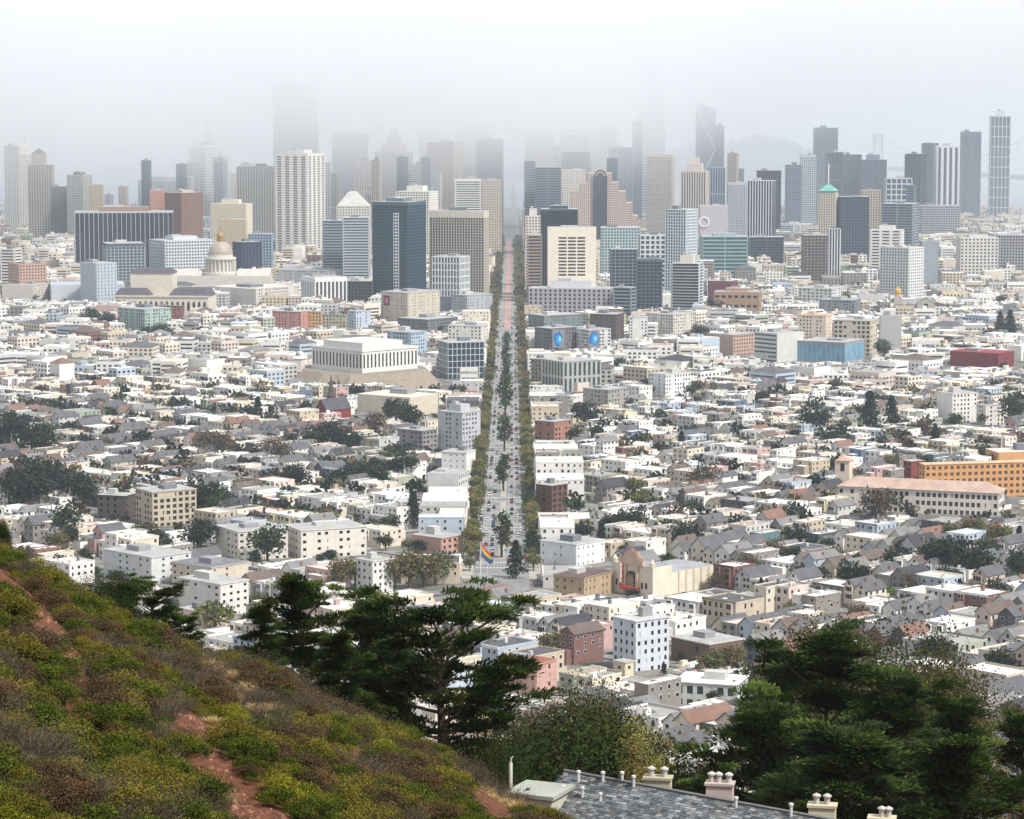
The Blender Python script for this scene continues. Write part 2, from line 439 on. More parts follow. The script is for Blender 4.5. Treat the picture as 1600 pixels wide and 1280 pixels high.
WHITE = (232, 230, 224); CREAM = (226, 216, 196); GREY = (176, 178, 180); TAN = (196, 178, 152); PINK = (206, 182, 170)
# --- skyline, left to right
tower('pale grey slab tower on the hill at the far left', 7, 28, 28, 228, 5100, 0, (190, 188, 184), GB, pr=.5, br=.4)
o, fr, W, D, zb, Zt = tower('pale cream hotel tower with a stepped top and needle at far left', 26, 48, 48, 242, 5150, 0, (226, 220, 208), GD, pr=.5, br=.5)
q = MB(); fr.box(q, W * .2, W * .8, 2, D - 2, Zt, Zt + 14, lin((226, 220, 208))); fr.box(q, W * .35, W * .65, 5, D - 5, Zt + 14, Zt + 20, lin((226, 220, 208)))
tube(q, [fr.p(W / 2, D / 2, Zt + 20), fr.p(W / 2, D / 2, Zt + 36)], .6, lin(GREY)); part('stepped_top', q, o)
o, fr, W, D, zb, Zt = tower('grey art deco tower with stepped shoulders and a pyramid cap', 44, 80, 80, 258, 4800, 0, (172, 164, 156), GD, pr=.5, br=.35)
q = MB(); fr.box(q, W * .12, W * .72, 3, D - 3, Zt, Zt + 18, lin((172, 164, 156)))
a, b2 = W * .12, W * .72
q.hexa([fr.p(a, 3, Zt + 18), fr.p(b2, 3, Zt + 18), fr.p(b2, D - 3, Zt + 18), fr.p(a, D - 3, Zt + 18)],
       [fr.p((a + b2) / 2 - .5, D / 2 - .5, Zt + 27), fr.p((a + b2) / 2 + .5, D / 2 - .5, Zt + 27), fr.p((a + b2) / 2 + .5, D / 2 + .5, Zt + 27), fr.p((a + b2) / 2 - .5, D / 2 + .5, Zt + 27)], lin((112, 106, 104)), R_)
part('pyramid_top', q, o)
tower('grey gridded apartment tower left of the bay water', 103, 129, 140, 274, 4750, 25, (186, 184, 180), GD, pr=.45, br=.45, pent=5, pcol=(120, 118, 118))
tower('small tan block beside the grey gridded apartment tower', 140, 159, 159, 289, 4700, 0, TAN, GD, pr=.6, br=.5)
tower('low grey apartment row standing before the bay water', 211, 256, 292, 283, 5600, 40, (176, 180, 186), GB, pr=.3, br=.4, name='apartment_building', cat='building', pent=6)
tower('dark low hall below the pale grey slab at the left edge', 80, 103, 103, 292, 4800, 0, (120, 116, 116), GD, name='apartment_building', cat='building')
# pyramid tower
Y = 5900.0; o = thing('pyramid_tower', 'slender white pyramid tower whose tip fades into fog', 'tower', (at(325, 300, Y)[0], Y, g(0, Y)))
X = at(325, 300, Y)[0]; Zt = at(325, 150, Y)[1]; zb = g(X, Y); KEEP.append((X, Y, 40))
q = MB(); n = 46
for k in range(n):
    f0, f1 = k / n, (k + 1) / n; h0, h1 = 27 * (1 - f0) + .4, 27 * (1 - f1) + .4; z0, z1 = zb + (Zt - zb) * f0, zb + (Zt - zb) * f1; zm = z0 + (z1 - z0) * .5
    hm = (h0 + h1) / 2
    q.hexa([(X - h0, Y - h0, z0), (X + h0, Y - h0, z0), (X + h0, Y + h0, z0), (X - h0, Y + h0, z0)], [(X - hm, Y - hm, zm), (X + hm, Y - hm, zm), (X + hm, Y + hm, zm), (X - hm, Y + hm, zm)], lin(WHITE))
    hi = hm - .6
    q.hexa([(X - hi, Y - hi, zm), (X + hi, Y - hi, zm), (X + hi, Y + hi, zm), (X - hi, Y + hi, zm)], [(X - h1 + .5, Y - h1 + .5, z1), (X + h1 - .5, Y - h1 + .5, z1), (X + h1 - .5, Y + h1 - .5, z1), (X - h1 + .5, Y + h1 - .5, z1)], lin(GB), G_)
part('shaft', q, o)
for s in (-1, 1):
    q = MB(); zz = zb + (Zt - zb) * .62; hh = 27 * .38
    q.hexa([(X + s * hh * .9 - 2.5, Y - 5, zz - 60), (X + s * hh * .9 + 2.5, Y - 5, zz - 60), (X + s * hh * .9 + 2.5, Y + 5, zz - 60), (X + s * hh * .9 - 2.5, Y + 5, zz - 60)],
           [(X + s * hh * .9 - 2, Y - 4, zz + 18), (X + s * hh * .9 + 2, Y - 4, zz + 18), (X + s * hh * .9 + 2, Y + 4, zz + 18), (X + s * hh * .9 - 2, Y + 4, zz + 18)], lin(WHITE)); part('wing', q, o)
tower('white tower with dark window bands in front of the pyramid', 293, 320, 345, 227, 5500, 45, WHITE, GD, bw=4, fh=5.0, pr=.3, br=.55, cap=5)
tower('beige white block right of the white banded tower', 331, 369, 369, 271, 5450, 0, (226, 218, 208), GD, pr=.5, br=.4, pent=5)
tower('broad grey slab with dark window columns in mid left', 370, 448, 448, 260, 4700, 0, (170, 166, 160), (70, 80, 92), bw=4.2, pr=.62, br=.2, cap=6, capcol=(150, 148, 146))
tower('brown brick hotel with octagonal top behind the dark slab', 254, 283, 313, 302, 4250, 45, (140, 108, 96), GK, bw=3.6, fh=3.5, pr=.5, br=.5, pent=4, pcol=(190, 176, 160), name='hotel_building', cat='building')
tower('pinkish narrow building left of the brown brick hotel', 234, 254, 254, 298, 4300, 0, (196, 150, 132), GK, pr=.6, br=.6, name='hotel_building', cat='building')
tower('cream ornate apartment block above the city hall dome', 328, 384, 391, 319, 4150, 15, (224, 212, 188), GK, bw=3.4, fh=3.5, pr=.55, br=.5, name='apartment_building', cat='building', pent=6)
tower('tan setback building low before the cream ornate block', 345, 383, 383, 343, 4100, 0, (204, 186, 158), GK, bw=3.4, fh=3.5, pr=.55, br=.5, name='apartment_building', cat='building')
tower('wide dark slab with white vertical fins at left', 113, 117, 268, 331, 3900, 84, (206, 208, 212), (58, 58, 68), bw=6.2, fh=99, pr=.09, br=0, t=1.2, capcol=(186, 186, 190), cap=2, D=None, sides='rf', base=6, basecol=(120, 118, 118), pent=6, pcol=(150, 128, 110))
tower('grey office block with a blue glass front below the dark slab', 153, 167, 224, 381, 3760, 75, (160, 166, 172), GB, bw=5, fh=4, pr=.22, br=.25, name='office_building', cat='building', cap=4, capcol=(84, 88, 96))
tower('long pale grey office building left of the dome', 226, 258, 330, 377, 3800, 62, (206, 210, 214), (70, 84, 98), bw=4, fh=4, pr=.35, br=.45, name='office_building', cat='building', pent=5)
tower('dark blue glass block right of the dome', 362, 378, 407, 379, 3900, 55, (60, 74, 98), GD, bw=5, fh=4, pr=.3, br=.2, name='office_building', cat='building')
tower('pale blue low building behind the dark blue block', 388, 424, 424, 366, 4050, 0, (150, 168, 184), GB, pr=.3, br=.3, name='office_building', cat='building')
tower('pinkish brown hall with a dormered mansard roof at far left', 6, 30, 68, 414, 3650, 62, (188, 156, 140), GK, bw=4, fh=4, pr=.5, br=.5, name='hall_building', cat='building', roof=(150, 110, 96))
tower('banded white office block at the left edge', 0, 22, 30, 390, 3750, 20, (220, 214, 206), GD, bw=30, fh=3.8, pr=.1, br=.55, name='office_building', cat='building')
tower('grey windowless block with a white mural wall at left', 122, 150, 178, 412, 3560, 45, (176, 184, 194), GK, bw=5, fh=4, pr=.7, br=.6, blank='f', name='storage_building', cat='building')
tower('fogbound dark brown tower with a lost top', 427, 494, 494, 128, 5700, 0, (120, 108, 106), (60, 56, 60), bw=3.2, fh=60, pr=.35, br=.02)
tower('tall white concrete tower with dark balcony bands', 428, 480, 504, 240, 4450, 25, (228, 224, 216), (70, 76, 86), bw=13, fh=3.6, pr=.45, br=.45, cap=4, pent=5)
tower('pale fogbound tower with a flat top left of centre', 519, 573, 573, 209, 5650, 0, (186, 190, 196), GB, pr=.35, br=.35)
tower('beige fogbound block in the financial district', 554, 587, 587, 251, 5300, 0, (212, 202, 190), GD, pr=.5, br=.45)
o, fr, W, D, zb, Zt = tower('stepped stone tower fading up into the fog', 586, 644, 644, 238, 5500, 0, (188, 180, 176), GD, bw=3.4, pr=.5, br=.45)
for k, (a, b2, h) in enumerate(((.16, .84, 14), (.3, .7, 30), (.4, .6, 44))):
    q = MB(); fr.box(q, W * a, W * b2, D * a, D * b2, Zt, Zt + h, lin((188, 180, 176))); part('setback', q, o)
tower('grey gridded block right of the stepped stone tower', 632, 668, 668, 257, 5200, 0, (190, 188, 188), GB, pr=.4, br=.4)
tower('pale tower behind the pinkish office slab', 655, 700, 700, 209, 5750, 0, (196, 194, 194), GB, pr=.4, br=.3)
tower('large pinkish grey office slab with punched windows', 667, 708, 722, 223, 5050, 18, (194, 178, 170), GD, bw=3.4, fh=3.8, pr=.5, br=.5)
tower('ribbed grey tower behind the avenue end', 712, 748, 748, 207, 5700, 0, (166, 168, 174), GB, pr=.4, br=.1)
tower('flat topped blue grey tower highest left of the avenue', 721, 769, 769, 199, 5850, 0, (150, 156, 166), GB, pr=.3, br=.2)
tower('dark blue grey tower just left of the avenue', 745, 783, 786, 218, 5300, 8, (128, 134, 144), (58, 68, 82), bw=3, pr=.4, br=.15)
tower('white striped mid-rise left of the avenue', 711, 751, 751, 280, 4600, 0, WHITE, GD, bw=40, fh=3.6, pr=.08, br=.5, cap=3)
tower('beige ornate mid-rise beside the avenue end', 752, 783, 783, 282, 4600, 0, (206, 192, 176), GK, pr=.5, br=.5)
tower('white stepped apartment tower behind the teal glass tower', 619, 670, 683, 300, 4200, 15, (228, 224, 214), GK, bw=4, fh=3.4, pr=.35, br=.5, pent=8)
o, fr, W, D, zb, Zt = tower('white building with a steep hipped crown', 526, 577, 577, 322, 4400, 0, (216, 210, 202), GD, pr=.55, br=.5)
q = MB(); q.hexa([fr.p(0, 0, Zt), fr.p(W, 0, Zt), fr.p(W, D, Zt), fr.p(0, D, Zt)], [fr.p(W * .36, D * .4, Zt + 21), fr.p(W * .6, D * .4, Zt + 21), fr.p(W * .6, D * .6, Zt + 21), fr.p(W * .36, D * .6, Zt + 21)], lin((206, 202, 196)), R_); part('hipped_crown', q, o)
tower('grey banded office block under the white hipped building', 536, 576, 576, 340, 4000, 0, (186, 190, 196), GB, bw=30, fh=3.8, pr=.05, br=.45, name='office_building', cat='building')
tower('blue grey banded office block left of its twin', 504, 535, 535, 345, 4050, 0, (160, 168, 178), GB, bw=30, fh=3.8, pr=.05, br=.4, name='office_building', cat='building')
o, fr, W, D, zb, Zt = tower('teal glass tower with a white window strip', 581, 637, 663, 316, 3480, 24, (58, 86, 98), (30, 62, 76), bw=30, fh=3.7, pr=.03, br=.16, cap=4, capcol=(70, 92, 102), pent=4, pcol=(110, 120, 126))
q = MB(); q2 = MB(); qq = W * .6
for k in range(24):
    z = Zt - 14 - k * 3.7
    if z < zb + 8: break
    for a in (0, 3.4): fr.box(q2, qq + a + .4, qq + a + 2.8, -.95, -.8, z - 2.6, z - .4, lin(GD), G_, bottom=True)
fr.box(q, qq - .3, qq + 7.1, -.8, -.45, zb + 8, Zt - 13, lin((216, 220, 222)), P_, bottom=True); st_ = part('white_strip', q, o); part('window_panes', q2, o, 'stuff')
tower('beige framed dark slab with a gridded face by the avenue', 671, 756, 769, 330, 3540, 14, (196, 186, 172), (52, 54, 62), bw=3.4, fh=3.2, pr=.22, br=.22, cap=8, capcol=(206, 196, 182), D=22)
tower('white and grey block standing before the beige framed slab', 675, 718, 733, 402, 3420, 22, (206, 208, 208), GD, bw=4, fh=8, pr=.4, br=.2, name='apartment_building', cat='building', base=18, basecol=(104, 110, 122))
tower('white colonnaded office block with tall dark bays', 468, 492, 540, 434, 3400, 62, (224, 222, 218), (70, 76, 88), bw=5, fh=30, pr=.42, br=.12, name='office_building', cat='building', cap=3)
tower('dark brown glass block left of the teal tower', 538, 580, 580, 440, 3460, 0, (82, 74, 76), GK, bw=4, fh=4, pr=.2, br=.2, name='office_building', cat='building')
# --- right of the avenue
tower('pink grey tower with a flat cap right of the avenue end', 821, 864, 864, 209, 5700, 0, (190, 178, 178), GD, bw=3.2, pr=.5, br=.4)
tower('banded pale tower between two larger ones right of the avenue', 864, 877, 877, 228, 5500, 0, (206, 206, 208), GB, bw=20, pr=.1, br=.5)
tower('white ribbed tower with a light cap in the fog', 876, 920, 920, 205, 5600, 0, (216, 216, 216), GB, bw=4.5, fh=8, pr=.4, br=.3, cap=6)
tower('white tower with square windows and a mast', 923, 961, 967, 202, 5550, 12, (224, 222, 218), GB, bw=4.5, fh=5, pr=.5, br=.5, pent=4)
tower('grey banded office block under the white ribbed tower', 879, 922, 922, 238, 5200, 0, (150, 152, 160), GB, bw=40, fh=4, pr=.05, br=.5)
tower('blue glass block with ledges right beside the avenue', 836, 876, 876, 262, 4700, 0, (130, 148, 164), GB, bw=20, fh=4, pr=.05, br=.3)
tower('narrow ledged blue grey block at the avenue corner', 820, 836, 836, 252, 4750, 0, (150, 158, 168), GB, bw=20, fh=4, pr=.1, br=.5)
tower('cream white block with small windows behind the jukebox hotel', 878, 914, 914, 266, 4900, 0, (226, 218, 208), GD, pr=.55, br=.5)
tower('slim blue grey slab rising beside the banded white tower', 989, 1003, 1003, 190, 5600, 0, (96, 112, 132), GB, pr=.2, br=.15)
tower('grey ribbed tower behind the jukebox hotel', 953, 988, 988, 231, 5300, 0, (152, 164, 178), GB, bw=4, pr=.4, br=.1)
Y = 5860.0; X = at(1017, 240, Y)[0]; zb = g(X, Y); Zt = at(1017, 92, Y)[1]
o = thing('round_tower', 'tallest tower, rounded and banded white, dissolving in fog', 'tower', (X, Y, zb)); KEEP.append((X, Y, 45))
def rr(hw, z, n=24):
    return [(X + hw * (abs(math.cos(a)) ** .55) * (1 if math.cos(a) > 0 else -1), Y + hw * (abs(math.sin(a)) ** .55) * (1 if math.sin(a) > 0 else -1), z) for a in [2 * math.pi * (k + .5) / n for k in range(n)]]
q, w = MB(), MB(); nf = 60
for k in range(nf):
    f = k / nf; hw = 29.5 * (1 - .42 * f ** 3.2); z0 = zb + (Zt - zb) * f; dzf = (Zt - zb) / nf
    q.hexa(rr(hw - .6, z0), rr(hw - .6, z0 + dzf), lin((128, 146, 164)), G_); w.hexa(rr(hw, z0), rr(hw, z0 + dzf * .42), lin((226, 228, 230)), M_, bottom=True)
part('glass_core', q, o); part('ledge_bands', w, o, 'stuff')
tower('beige gridded office slab before the tallest tower', 1012, 1049, 1056, 242, 4900, 10, (200, 192, 182), GD, bw=3.2, fh=3.6, pr=.5, br=.5, cap=4)
o, fr, W, D, zb, Zt = tower('cream art deco tower with a stepped crown', 1065, 1103, 1110, 268, 4750, 12, (218, 206, 194), GD, bw=4, fh=60, pr=.5, br=.05)
for a, b2, h in ((.2, .8, 12), (.36, .66, 22)):
    q = MB(); fr.box(q, W * a, W * b2, D * a, D * b2, Zt, Zt + h, lin((218, 206, 194))); part('setback', q, o)
o, fr, W, D, zb, Zt = tower('angular glass tower with white diagonal braces', 1089, 1118, 1118, 172, 5750, 0, (150, 168, 184), (84, 104, 124), bw=6, fh=5, pr=.08, br=.08)
q = MB(); q.hexa([fr.p(0, 0, Zt + .4), fr.p(W, 0, Zt + .4), fr.p(W, D, Zt + .4), fr.p(0, D, Zt + .4)], [fr.p(0, 0, Zt + 14), fr.p(W, 0, Zt + 2), fr.p(W, D, Zt + 2), fr.p(0, D, Zt + 14)], lin((150, 168, 184)), G_); part('sloped_top', q, o)
zs = [zb + (Zt - zb) * f for f in (0.02, .34, .66, 1.0)]
for k in range(3):
    q = MB(); a, b2 = (0, W) if k % 2 else (W, 0)
    tube(q, [fr.p(a, -.9, zs[k]), fr.p(b2, -.9, zs[k + 1])], .9, lin(WHITE), M_); part('brace', q, o)
q = MB(); tube(q, [fr.p(0, -.9, zs[1]), fr.p(W, -.9, zs[1])], .8, lin(WHITE), M_); part('brace', q, o)
tower('slim dark tower hugging the braced glass tower', 1119, 1131, 1131, 197, 5700, 0, (96, 110, 128), GB, pr=.3, br=.2, pent=5)
tower('pale blue ribbed block below the slim dark tower', 1110, 1133, 1133, 262, 5000, 0, (158, 172, 188), GB, bw=4, fh=50, pr=.4, br=.05)
tower('lavender grey tower with paired dark windows', 1138, 1169, 1169, 286, 4500, 0, (190, 188, 200), GD, bw=4, fh=4, pr=.5, br=.45, cap=3)
tower('dark tower with bright white vertical fins', 1169, 1206, 1217, 283, 4350, 18, (226, 228, 232), (52, 58, 72), bw=4.2, fh=99, pr=.3, br=0, t=.9, D=30, base=14, basecol=(70, 78, 92), sides='fl')
tower('dark flat block peeping above the white finned tower', 1185, 1220, 1220, 267, 4900, 0, (66, 74, 90), GD, pr=.2, br=.2)
tower('broad low dark podium at the foot of the finned tower', 1172, 1224, 1224, 371, 4250, 0, (84, 92, 106), GD, bw=30, fh=4, pr=.05, br=.3, name='office_building', cat='building')
tower('blue apartment tower left of the tall pale one', 1229, 1252, 1252, 258, 5200, 0, (140, 158, 176), GB, pr=.2, br=.35)
tower('white and blue gridded apartment tower', 1252, 1275, 1275, 242, 5250, 0, (206, 214, 222), GB, pr=.4, br=.45, cap=4)
tower('tall flat grey blue tower between bridge towers', 1274, 1309, 1309, 200, 5600, 0, (138, 150, 168), (84, 98, 116), bw=5, pr=.15, br=.2)
tower('mid grey tower with pale edge lines before the tall flat one', 1293, 1318, 1318, 238, 5350, 0, (136, 146, 160), GB, bw=8, fh=24, pr=.06, br=.05)
tower('blue grey slab right of the pale edged tower', 1318, 1346, 1346, 242, 5300, 0, (120, 134, 152), GB, pr=.2, br=.2)
tower('stepped blue grey block left of the bridge deck', 1346, 1385, 1385, 250, 5250, 0, (112, 126, 146), GB, pr=.25, br=.2, pent=9)
o, fr, W, D, zb, Zt = tower('cream stepped tower with green copper hipped roof', 1280, 1305, 1312, 303, 4300, 16, (206, 194, 178), GD, bw=3.4, fh=3.6, pr=.5, br=.45)
q = MB(); fr.box(q, W * .02, W * .98, D * .02, D * .98, Zt + .4, Zt + 4, lin((150, 164, 160)))
q.hexa([fr.p(-1, -1, Zt + 4), fr.p(W + 1, -1, Zt + 4), fr.p(W + 1, D + 1, Zt + 4), fr.p(-1, D + 1, Zt + 4)], [fr.p(W * .4, D * .4, Zt + 13), fr.p(W * .6, D * .4, Zt + 13), fr.p(W * .6, D * .6, Zt + 13), fr.p(W * .4, D * .6, Zt + 13)], lin((118, 178, 166)), R_); part('copper_roof', q, o)
q = MB(); tube(q, [fr.p(W / 2, D / 2, Zt + 12), fr.p(W / 2, D / 2, Zt + 44)], .9, lin(WHITE)); part('flagpole', q, o)
tower('square dark blue grey block right of the copper roof', 1313, 1358, 1358, 308, 4300, 0, (82, 92, 108), GD, bw=4, fh=4, pr=.3, br=.3)
tower('tan block behind the square dark block', 1347, 1376, 1376, 298, 4500, 0, (196, 180, 162), GD, pr=.5, br=.4)
tower('long grey banded block right of the dark square one', 1380, 1426, 1442, 319, 4400, 20, (150, 156, 168), GB, bw=30, fh=4, pr=.06, br=.4)
tower('white framed block with big square openings', 1385, 1425, 1425, 279, 4900, 0, (200, 206, 212), GB, bw=9, fh=9, pr=.25, br=.25)
tower('dark tower with a white gridded side', 1416, 1439, 1451, 241, 5200, 28, (72, 84, 102), GD, bw=5, fh=5, pr=.15, br=.15)
tower('dark slant-topped tower behind the white striped twin', 1443, 1466, 1466, 224, 5400, 0, (104, 118, 138), GB, pr=.2, br=.2)
tower('white striped twin tower with dark vertical bands', 1464, 1499, 1499, 228, 5250, 0, (222, 224, 228), (72, 84, 104), bw=10, fh=90, pr=.5, br=0, t=.9, cap=3)
tower('blue green glass tower with thin ledges', 1503, 1533, 1535, 206, 5600, 5, (112, 140, 156), (60, 88, 108), bw=20, fh=3.8, pr=.05, br=.25, cap=7, capcol=(92, 120, 138))
tower('tallest right tower, blue glass with white frames', 1549, 1579, 1582, 182, 5700, 6, (216, 222, 228), (66, 88, 112), bw=7, fh=19, pr=.2, br=.08, t=.8, cap=0, pent=10, pcol=(226, 228, 230))
tower('pale low curved block below the blue green tower', 1440, 1500, 1500, 322, 5000, 0, (186, 188, 192), GB, pr=.3, br=.4, name='office_building', cat='building')
# --- nearer, right of the avenue
tower('dark green glass block behind the cream tower', 846, 902, 902, 327, 3680, 0, (52, 64, 72), (40, 54, 62), bw=4, fh=4, pr=.15, br=.15, cap=3, pent=4, pcol=(60, 70, 76))
o, fr, W, D, zb, Zt = tower('cream tower with three columns of dark slots', 856, 931, 931, 356, 3560, 0, (232, 222, 202), GK, bw=200, fh=200, pr=0, br=0, D=26, sides='', blank='frl')
for i in range(3):
    for j in range(12):
        a = W * (.225 + i * .195); z = Zt - 11.2 - j * 4.05
        q = MB(); fr.box(q, a, a + W * .165, -.62, -.45, z - 2.0, z, lin((42, 42, 48)), G_, bottom=True); part('window', q, o)
tower('brown banded block between the avenue and the cream tower', 825, 846, 846, 368, 3640, 0, (170, 150, 140), GK, bw=20, fh=4, pr=.1, br=.5, name='office_building', cat='building')
tower('old cream office block with a small dome by the avenue', 821, 845, 845, 338, 3900, 0, (218, 206, 196), GD, pr=.5, br=.5, name='office_building', cat='building', pent=10)
tower('long lavender grey hotel with regular dark windows', 826, 955, 959, 452, 3270, 8, (166, 162, 168), GK, bw=5.6, fh=4.4, pr=.55, br=.4, D=34, name='hotel_building', cat='building', pent=8, pcol=(206, 206, 208))
tower('grey glass wing right of the lavender hotel', 959, 986, 994, 450, 3250, 20, (140, 150, 158), GD, bw=30, fh=4, pr=.08, br=.35, name='office_building', cat='building')
tower('dark glass office tower left of a matching one', 955, 995, 995, 390, 3390, 0, (120, 130, 140), (46, 56, 70), bw=4.6, fh=4, pr=.2, br=.28)
tower('dark glass office tower right of its match', 996, 1034, 1035, 404, 3330, 5, (92, 102, 116), (44, 52, 68), bw=4.6, fh=4, pr=.18, br=.25, cap=3)
tower('white lattice tower with curved face', 1041, 1072, 1092, 328, 3520, 30, (214, 222, 226), (66, 88, 106), bw=3.4, fh=3.6, pr=.3, br=.25, blank='')
tower('dark tower ringed with white balcony edges', 1051, 1092, 1100, 412, 3340, 14, (222, 224, 224), (52, 58, 70), bw=60, fh=3.4, pr=.01, br=.16, t=1.3, pent=9, pcol=(216, 208, 194))
tower('pale teal office block behind the lattice tower', 940, 1000, 1000, 356, 3900, 0, (176, 192, 192), GB, bw=4, pr=.4, br=.4, name='office_building', cat='building')
tower('white grid office block with square openings', 1000, 1040, 1040, 368, 3700, 0, (206, 208, 208), GB, bw=6, fh=6, pr=.35, br=.35, name='office_building', cat='building')
tower('green glass office block right of the lattice tower', 1098, 1168, 1168, 370, 4000, 0, (150, 172, 172), (70, 104, 110), bw=30, fh=5, pr=.05, br=.35, name='office_building', cat='building', pent=4)
tower('tan brick block with a band of large top windows', 1117, 1185, 1192, 457, 3290, 12, (170, 140, 116), (60, 58, 60), bw=7, fh=12, pr=.35, br=.7, name='brick_building', cat='building', pent=4)
tower('dark red brick block behind the tan brick block', 1108, 1142, 1154, 440, 3400, 20, (116, 72, 74), GK, pr=.6, br=.6, blank='f', name='brick_building', cat='building')
o, fr, W, D, zb, Zt = tower('lilac museum block with a white ringed round skylight', 1094, 1138, 1138, 322, 4300, 0, (186, 178, 186), GK, pr=0, br=0, blank='frl', name='museum_building', cat='building')
q = MB(); c0 = at(1101, 347, 4290)
for k in range(20):
    a, b2 = 2 * math.pi * k / 20, 2 * math.pi * (k + 1) / 20
    q.face([(c0[0] + r * math.cos(t_), 4298.0, c0[1] + r * math.sin(t_)) for r, t_ in ((8, a), (8, b2), (5.6, b2), (5.6, a))], lin(WHITE))
part('ring', q, o)
tower('half built concrete frame with a crane, reddish floors', 1256, 1296, 1296, 368, 3900, 0, (150, 130, 122), (78, 80, 88), bw=5, fh=4, pr=.2, br=.25, name='unfinished_building', cat='building')
tower('white finned slab right of the unfinished frame', 1296, 1313, 1313, 358, 3850, 0, (212, 212, 214), GD, bw=4, fh=99, pr=.4, br=0, name='apartment_building', cat='building')
tower('white stepped hospital block in the right distance', 1362, 1408, 1416, 360, 3950, 15, (228, 226, 220), GD, bw=12, fh=4, pr=.3, br=.55, name='hospital_building', cat='building', pent=6)
tower('white apartment block with scattered dark windows', 1380, 1420, 1448, 388, 3560, 40, (222, 222, 220), GB, bw=4, fh=3.6, pr=.45, br=.4, name='apartment_building', cat='building')
tower('white office block with rows of square windows at right', 1501, 1560, 1560, 372, 3950, 0, (216, 210, 204), GD, bw=5, fh=4.4, pr=.5, br=.5, name='office_building', cat='building', pent=4)
tower('grey apartment row at the right edge', 1560, 1600, 1610, 368, 4000, 10, (170, 168, 170), GD, pr=.4, br=.4, name='apartment_building', cat='building')
tower('blank grey walled block by a dark tower right', 1440, 1466, 1466, 377, 3800, 0, (150, 156, 162), GB, pr=.6, br=.6, blank='f', name='storage_building', cat='building')
rk = random.Random(77); SKY = [(150, 'the wide dark slab'), (325, 'the pyramid tower'), (462, 'the fogbound dark brown tower'), (545, 'the pale flat-topped tower'), (615, 'the stepped stone tower'), (694, 'the pinkish office slab'), (765, 'the avenue end'), (842, 'the pink grey tower'), (898, 'the white ribbed tower'), (940, 'the jukebox hotel'), (1017, 'the tallest tower'), (1088, 'the art deco tower'), (1187, 'the white finned tower'), (1260, 'the white and blue tower'), (1296, 'the copper roof'), (1370, 'the bridge tower'), (1430, 'the dark tower with a white side'), (1518, 'the blue green tower')]
BLUES = [('blue glass', (116, 136, 158)), ('grey blue', (138, 150, 166)), ('pale grey', (186, 190, 196)), ('dark slate', (92, 104, 124)), ('sandy', (200, 188, 172)), ('off-white', (214, 212, 208))]
PATN = [('banded', dict(bw=20, fh=4, pr=.06, br=.4)), ('ribbed', dict(bw=3.6, fh=60, pr=.4, br=.03)), ('gridded', dict(bw=3.6, fh=3.8, pr=.4, br=.4))]
seen_ = set()
for i in range(46):
    px = rk.choice((rk.uniform(505, 780), rk.uniform(826, 1440), rk.uniform(826, 1240), rk.uniform(160, 420))); wpx = rk.uniform(12, 24); yt = rk.uniform(238, 305); Yq = rk.uniform(4650, 5500)
    cn, cc = rk.choice(BLUES if px > 800 else BLUES[2:]); pn, kw = rk.choice(PATN); nm_ = min(SKY, key=lambda q: abs(q[0] - px)); lab = '%s %s slim tower %s %s' % (cn, pn, 'just left of' if px < nm_[0] else 'just right of', nm_[1])
    if lab in seen_ or not all(abs(at(px, 300, Yq)[0] - k_[0]) > 16 or abs(Yq + 10 - k_[1]) > 30 for k_ in KEEP): continue
    seen_.add(lab); tower(lab, px - wpx / 2, px + wpx * .28, px + wpx / 2, yt, Yq, 24, cc, GB, **kw)
# --- jukebox hotel: stepped wings round an arched centre
Y = 4600.0; X = at(940, 300, Y)[0]; zb = g(X, Y); o = thing('jukebox_hotel', 'stepped pinkish hotel with an arched dark glass crown', 'hotel', (X, Y, zb)); KEEP.append((X, Y, 60))
for px0, px1, yt in ((893, 906, 300), (906, 918, 287), (918, 929, 272), (947, 956, 272), (956, 966, 286), (966, 978, 300), (978, 988, 318), (988, 997, 338)):
    fr, W, D, Zt = plan(px0, px1, px1, yt, Y, 0, 30)
    q = MB(); fr.box(q, .05, W - .05, .05, D, zb, Zt, lin(GD), G_); part('glass_core', q, o)
    q = MB(); facade(q, fr, W, D, zb, Zt, 3.4, 3.6, .55, .45, lin((206, 184, 172)), .5, 'frl'); fr.box(q, -.3, W + .3, -.5, D, Zt, Zt + 1.5, lin((206, 184, 172))); part('wing', q, o)
fr, W, D, Zt = plan(927, 949, 949, 268, Y - 4, 0, 30)
q = MB(); fr.box(q, 0, W, 0, D, zb, Zt - W / 2 + 4, lin((54, 58, 72)), G_)
pts = [(W / 2 + W / 2 * math.cos(math.pi * k / 14), Zt - W / 2 + 4 + W / 2 * math.sin(math.pi * k / 14)) for k in range(15)]
q.hexa([fr.p(a, 0, z) for a, z in pts], [fr.p(a, D, z) for a, z in pts], lin((54, 58, 72)), G_); q.face([fr.p(a, 0, z) for a, z in pts], lin((54, 58, 72)), G_); part('arched_centre', q, o)
q = MB()
for r in (W / 2 + .3, W / 2 - 4):
    for k in range(14):
        a, b2 = math.pi * k / 14, math.pi * (k + 1) / 14; zc = Zt - W / 2 + 4
        q.hexa([fr.p(W / 2 + rr_ * math.cos(t_), -.8, zc + rr_ * math.sin(t_)) for rr_, t_ in ((r - 1.4, a), (r, a), (r, b2), (r - 1.4, b2))],
               [fr.p(W / 2 + rr_ * math.cos(t_), .3, zc + rr_ * math.sin(t_)) for rr_, t_ in ((r - 1.4, a), (r, a), (r, b2), (r - 1.4, b2))], lin((216, 200, 188)), P_, bottom=True)
part('arch_rib', q, o)
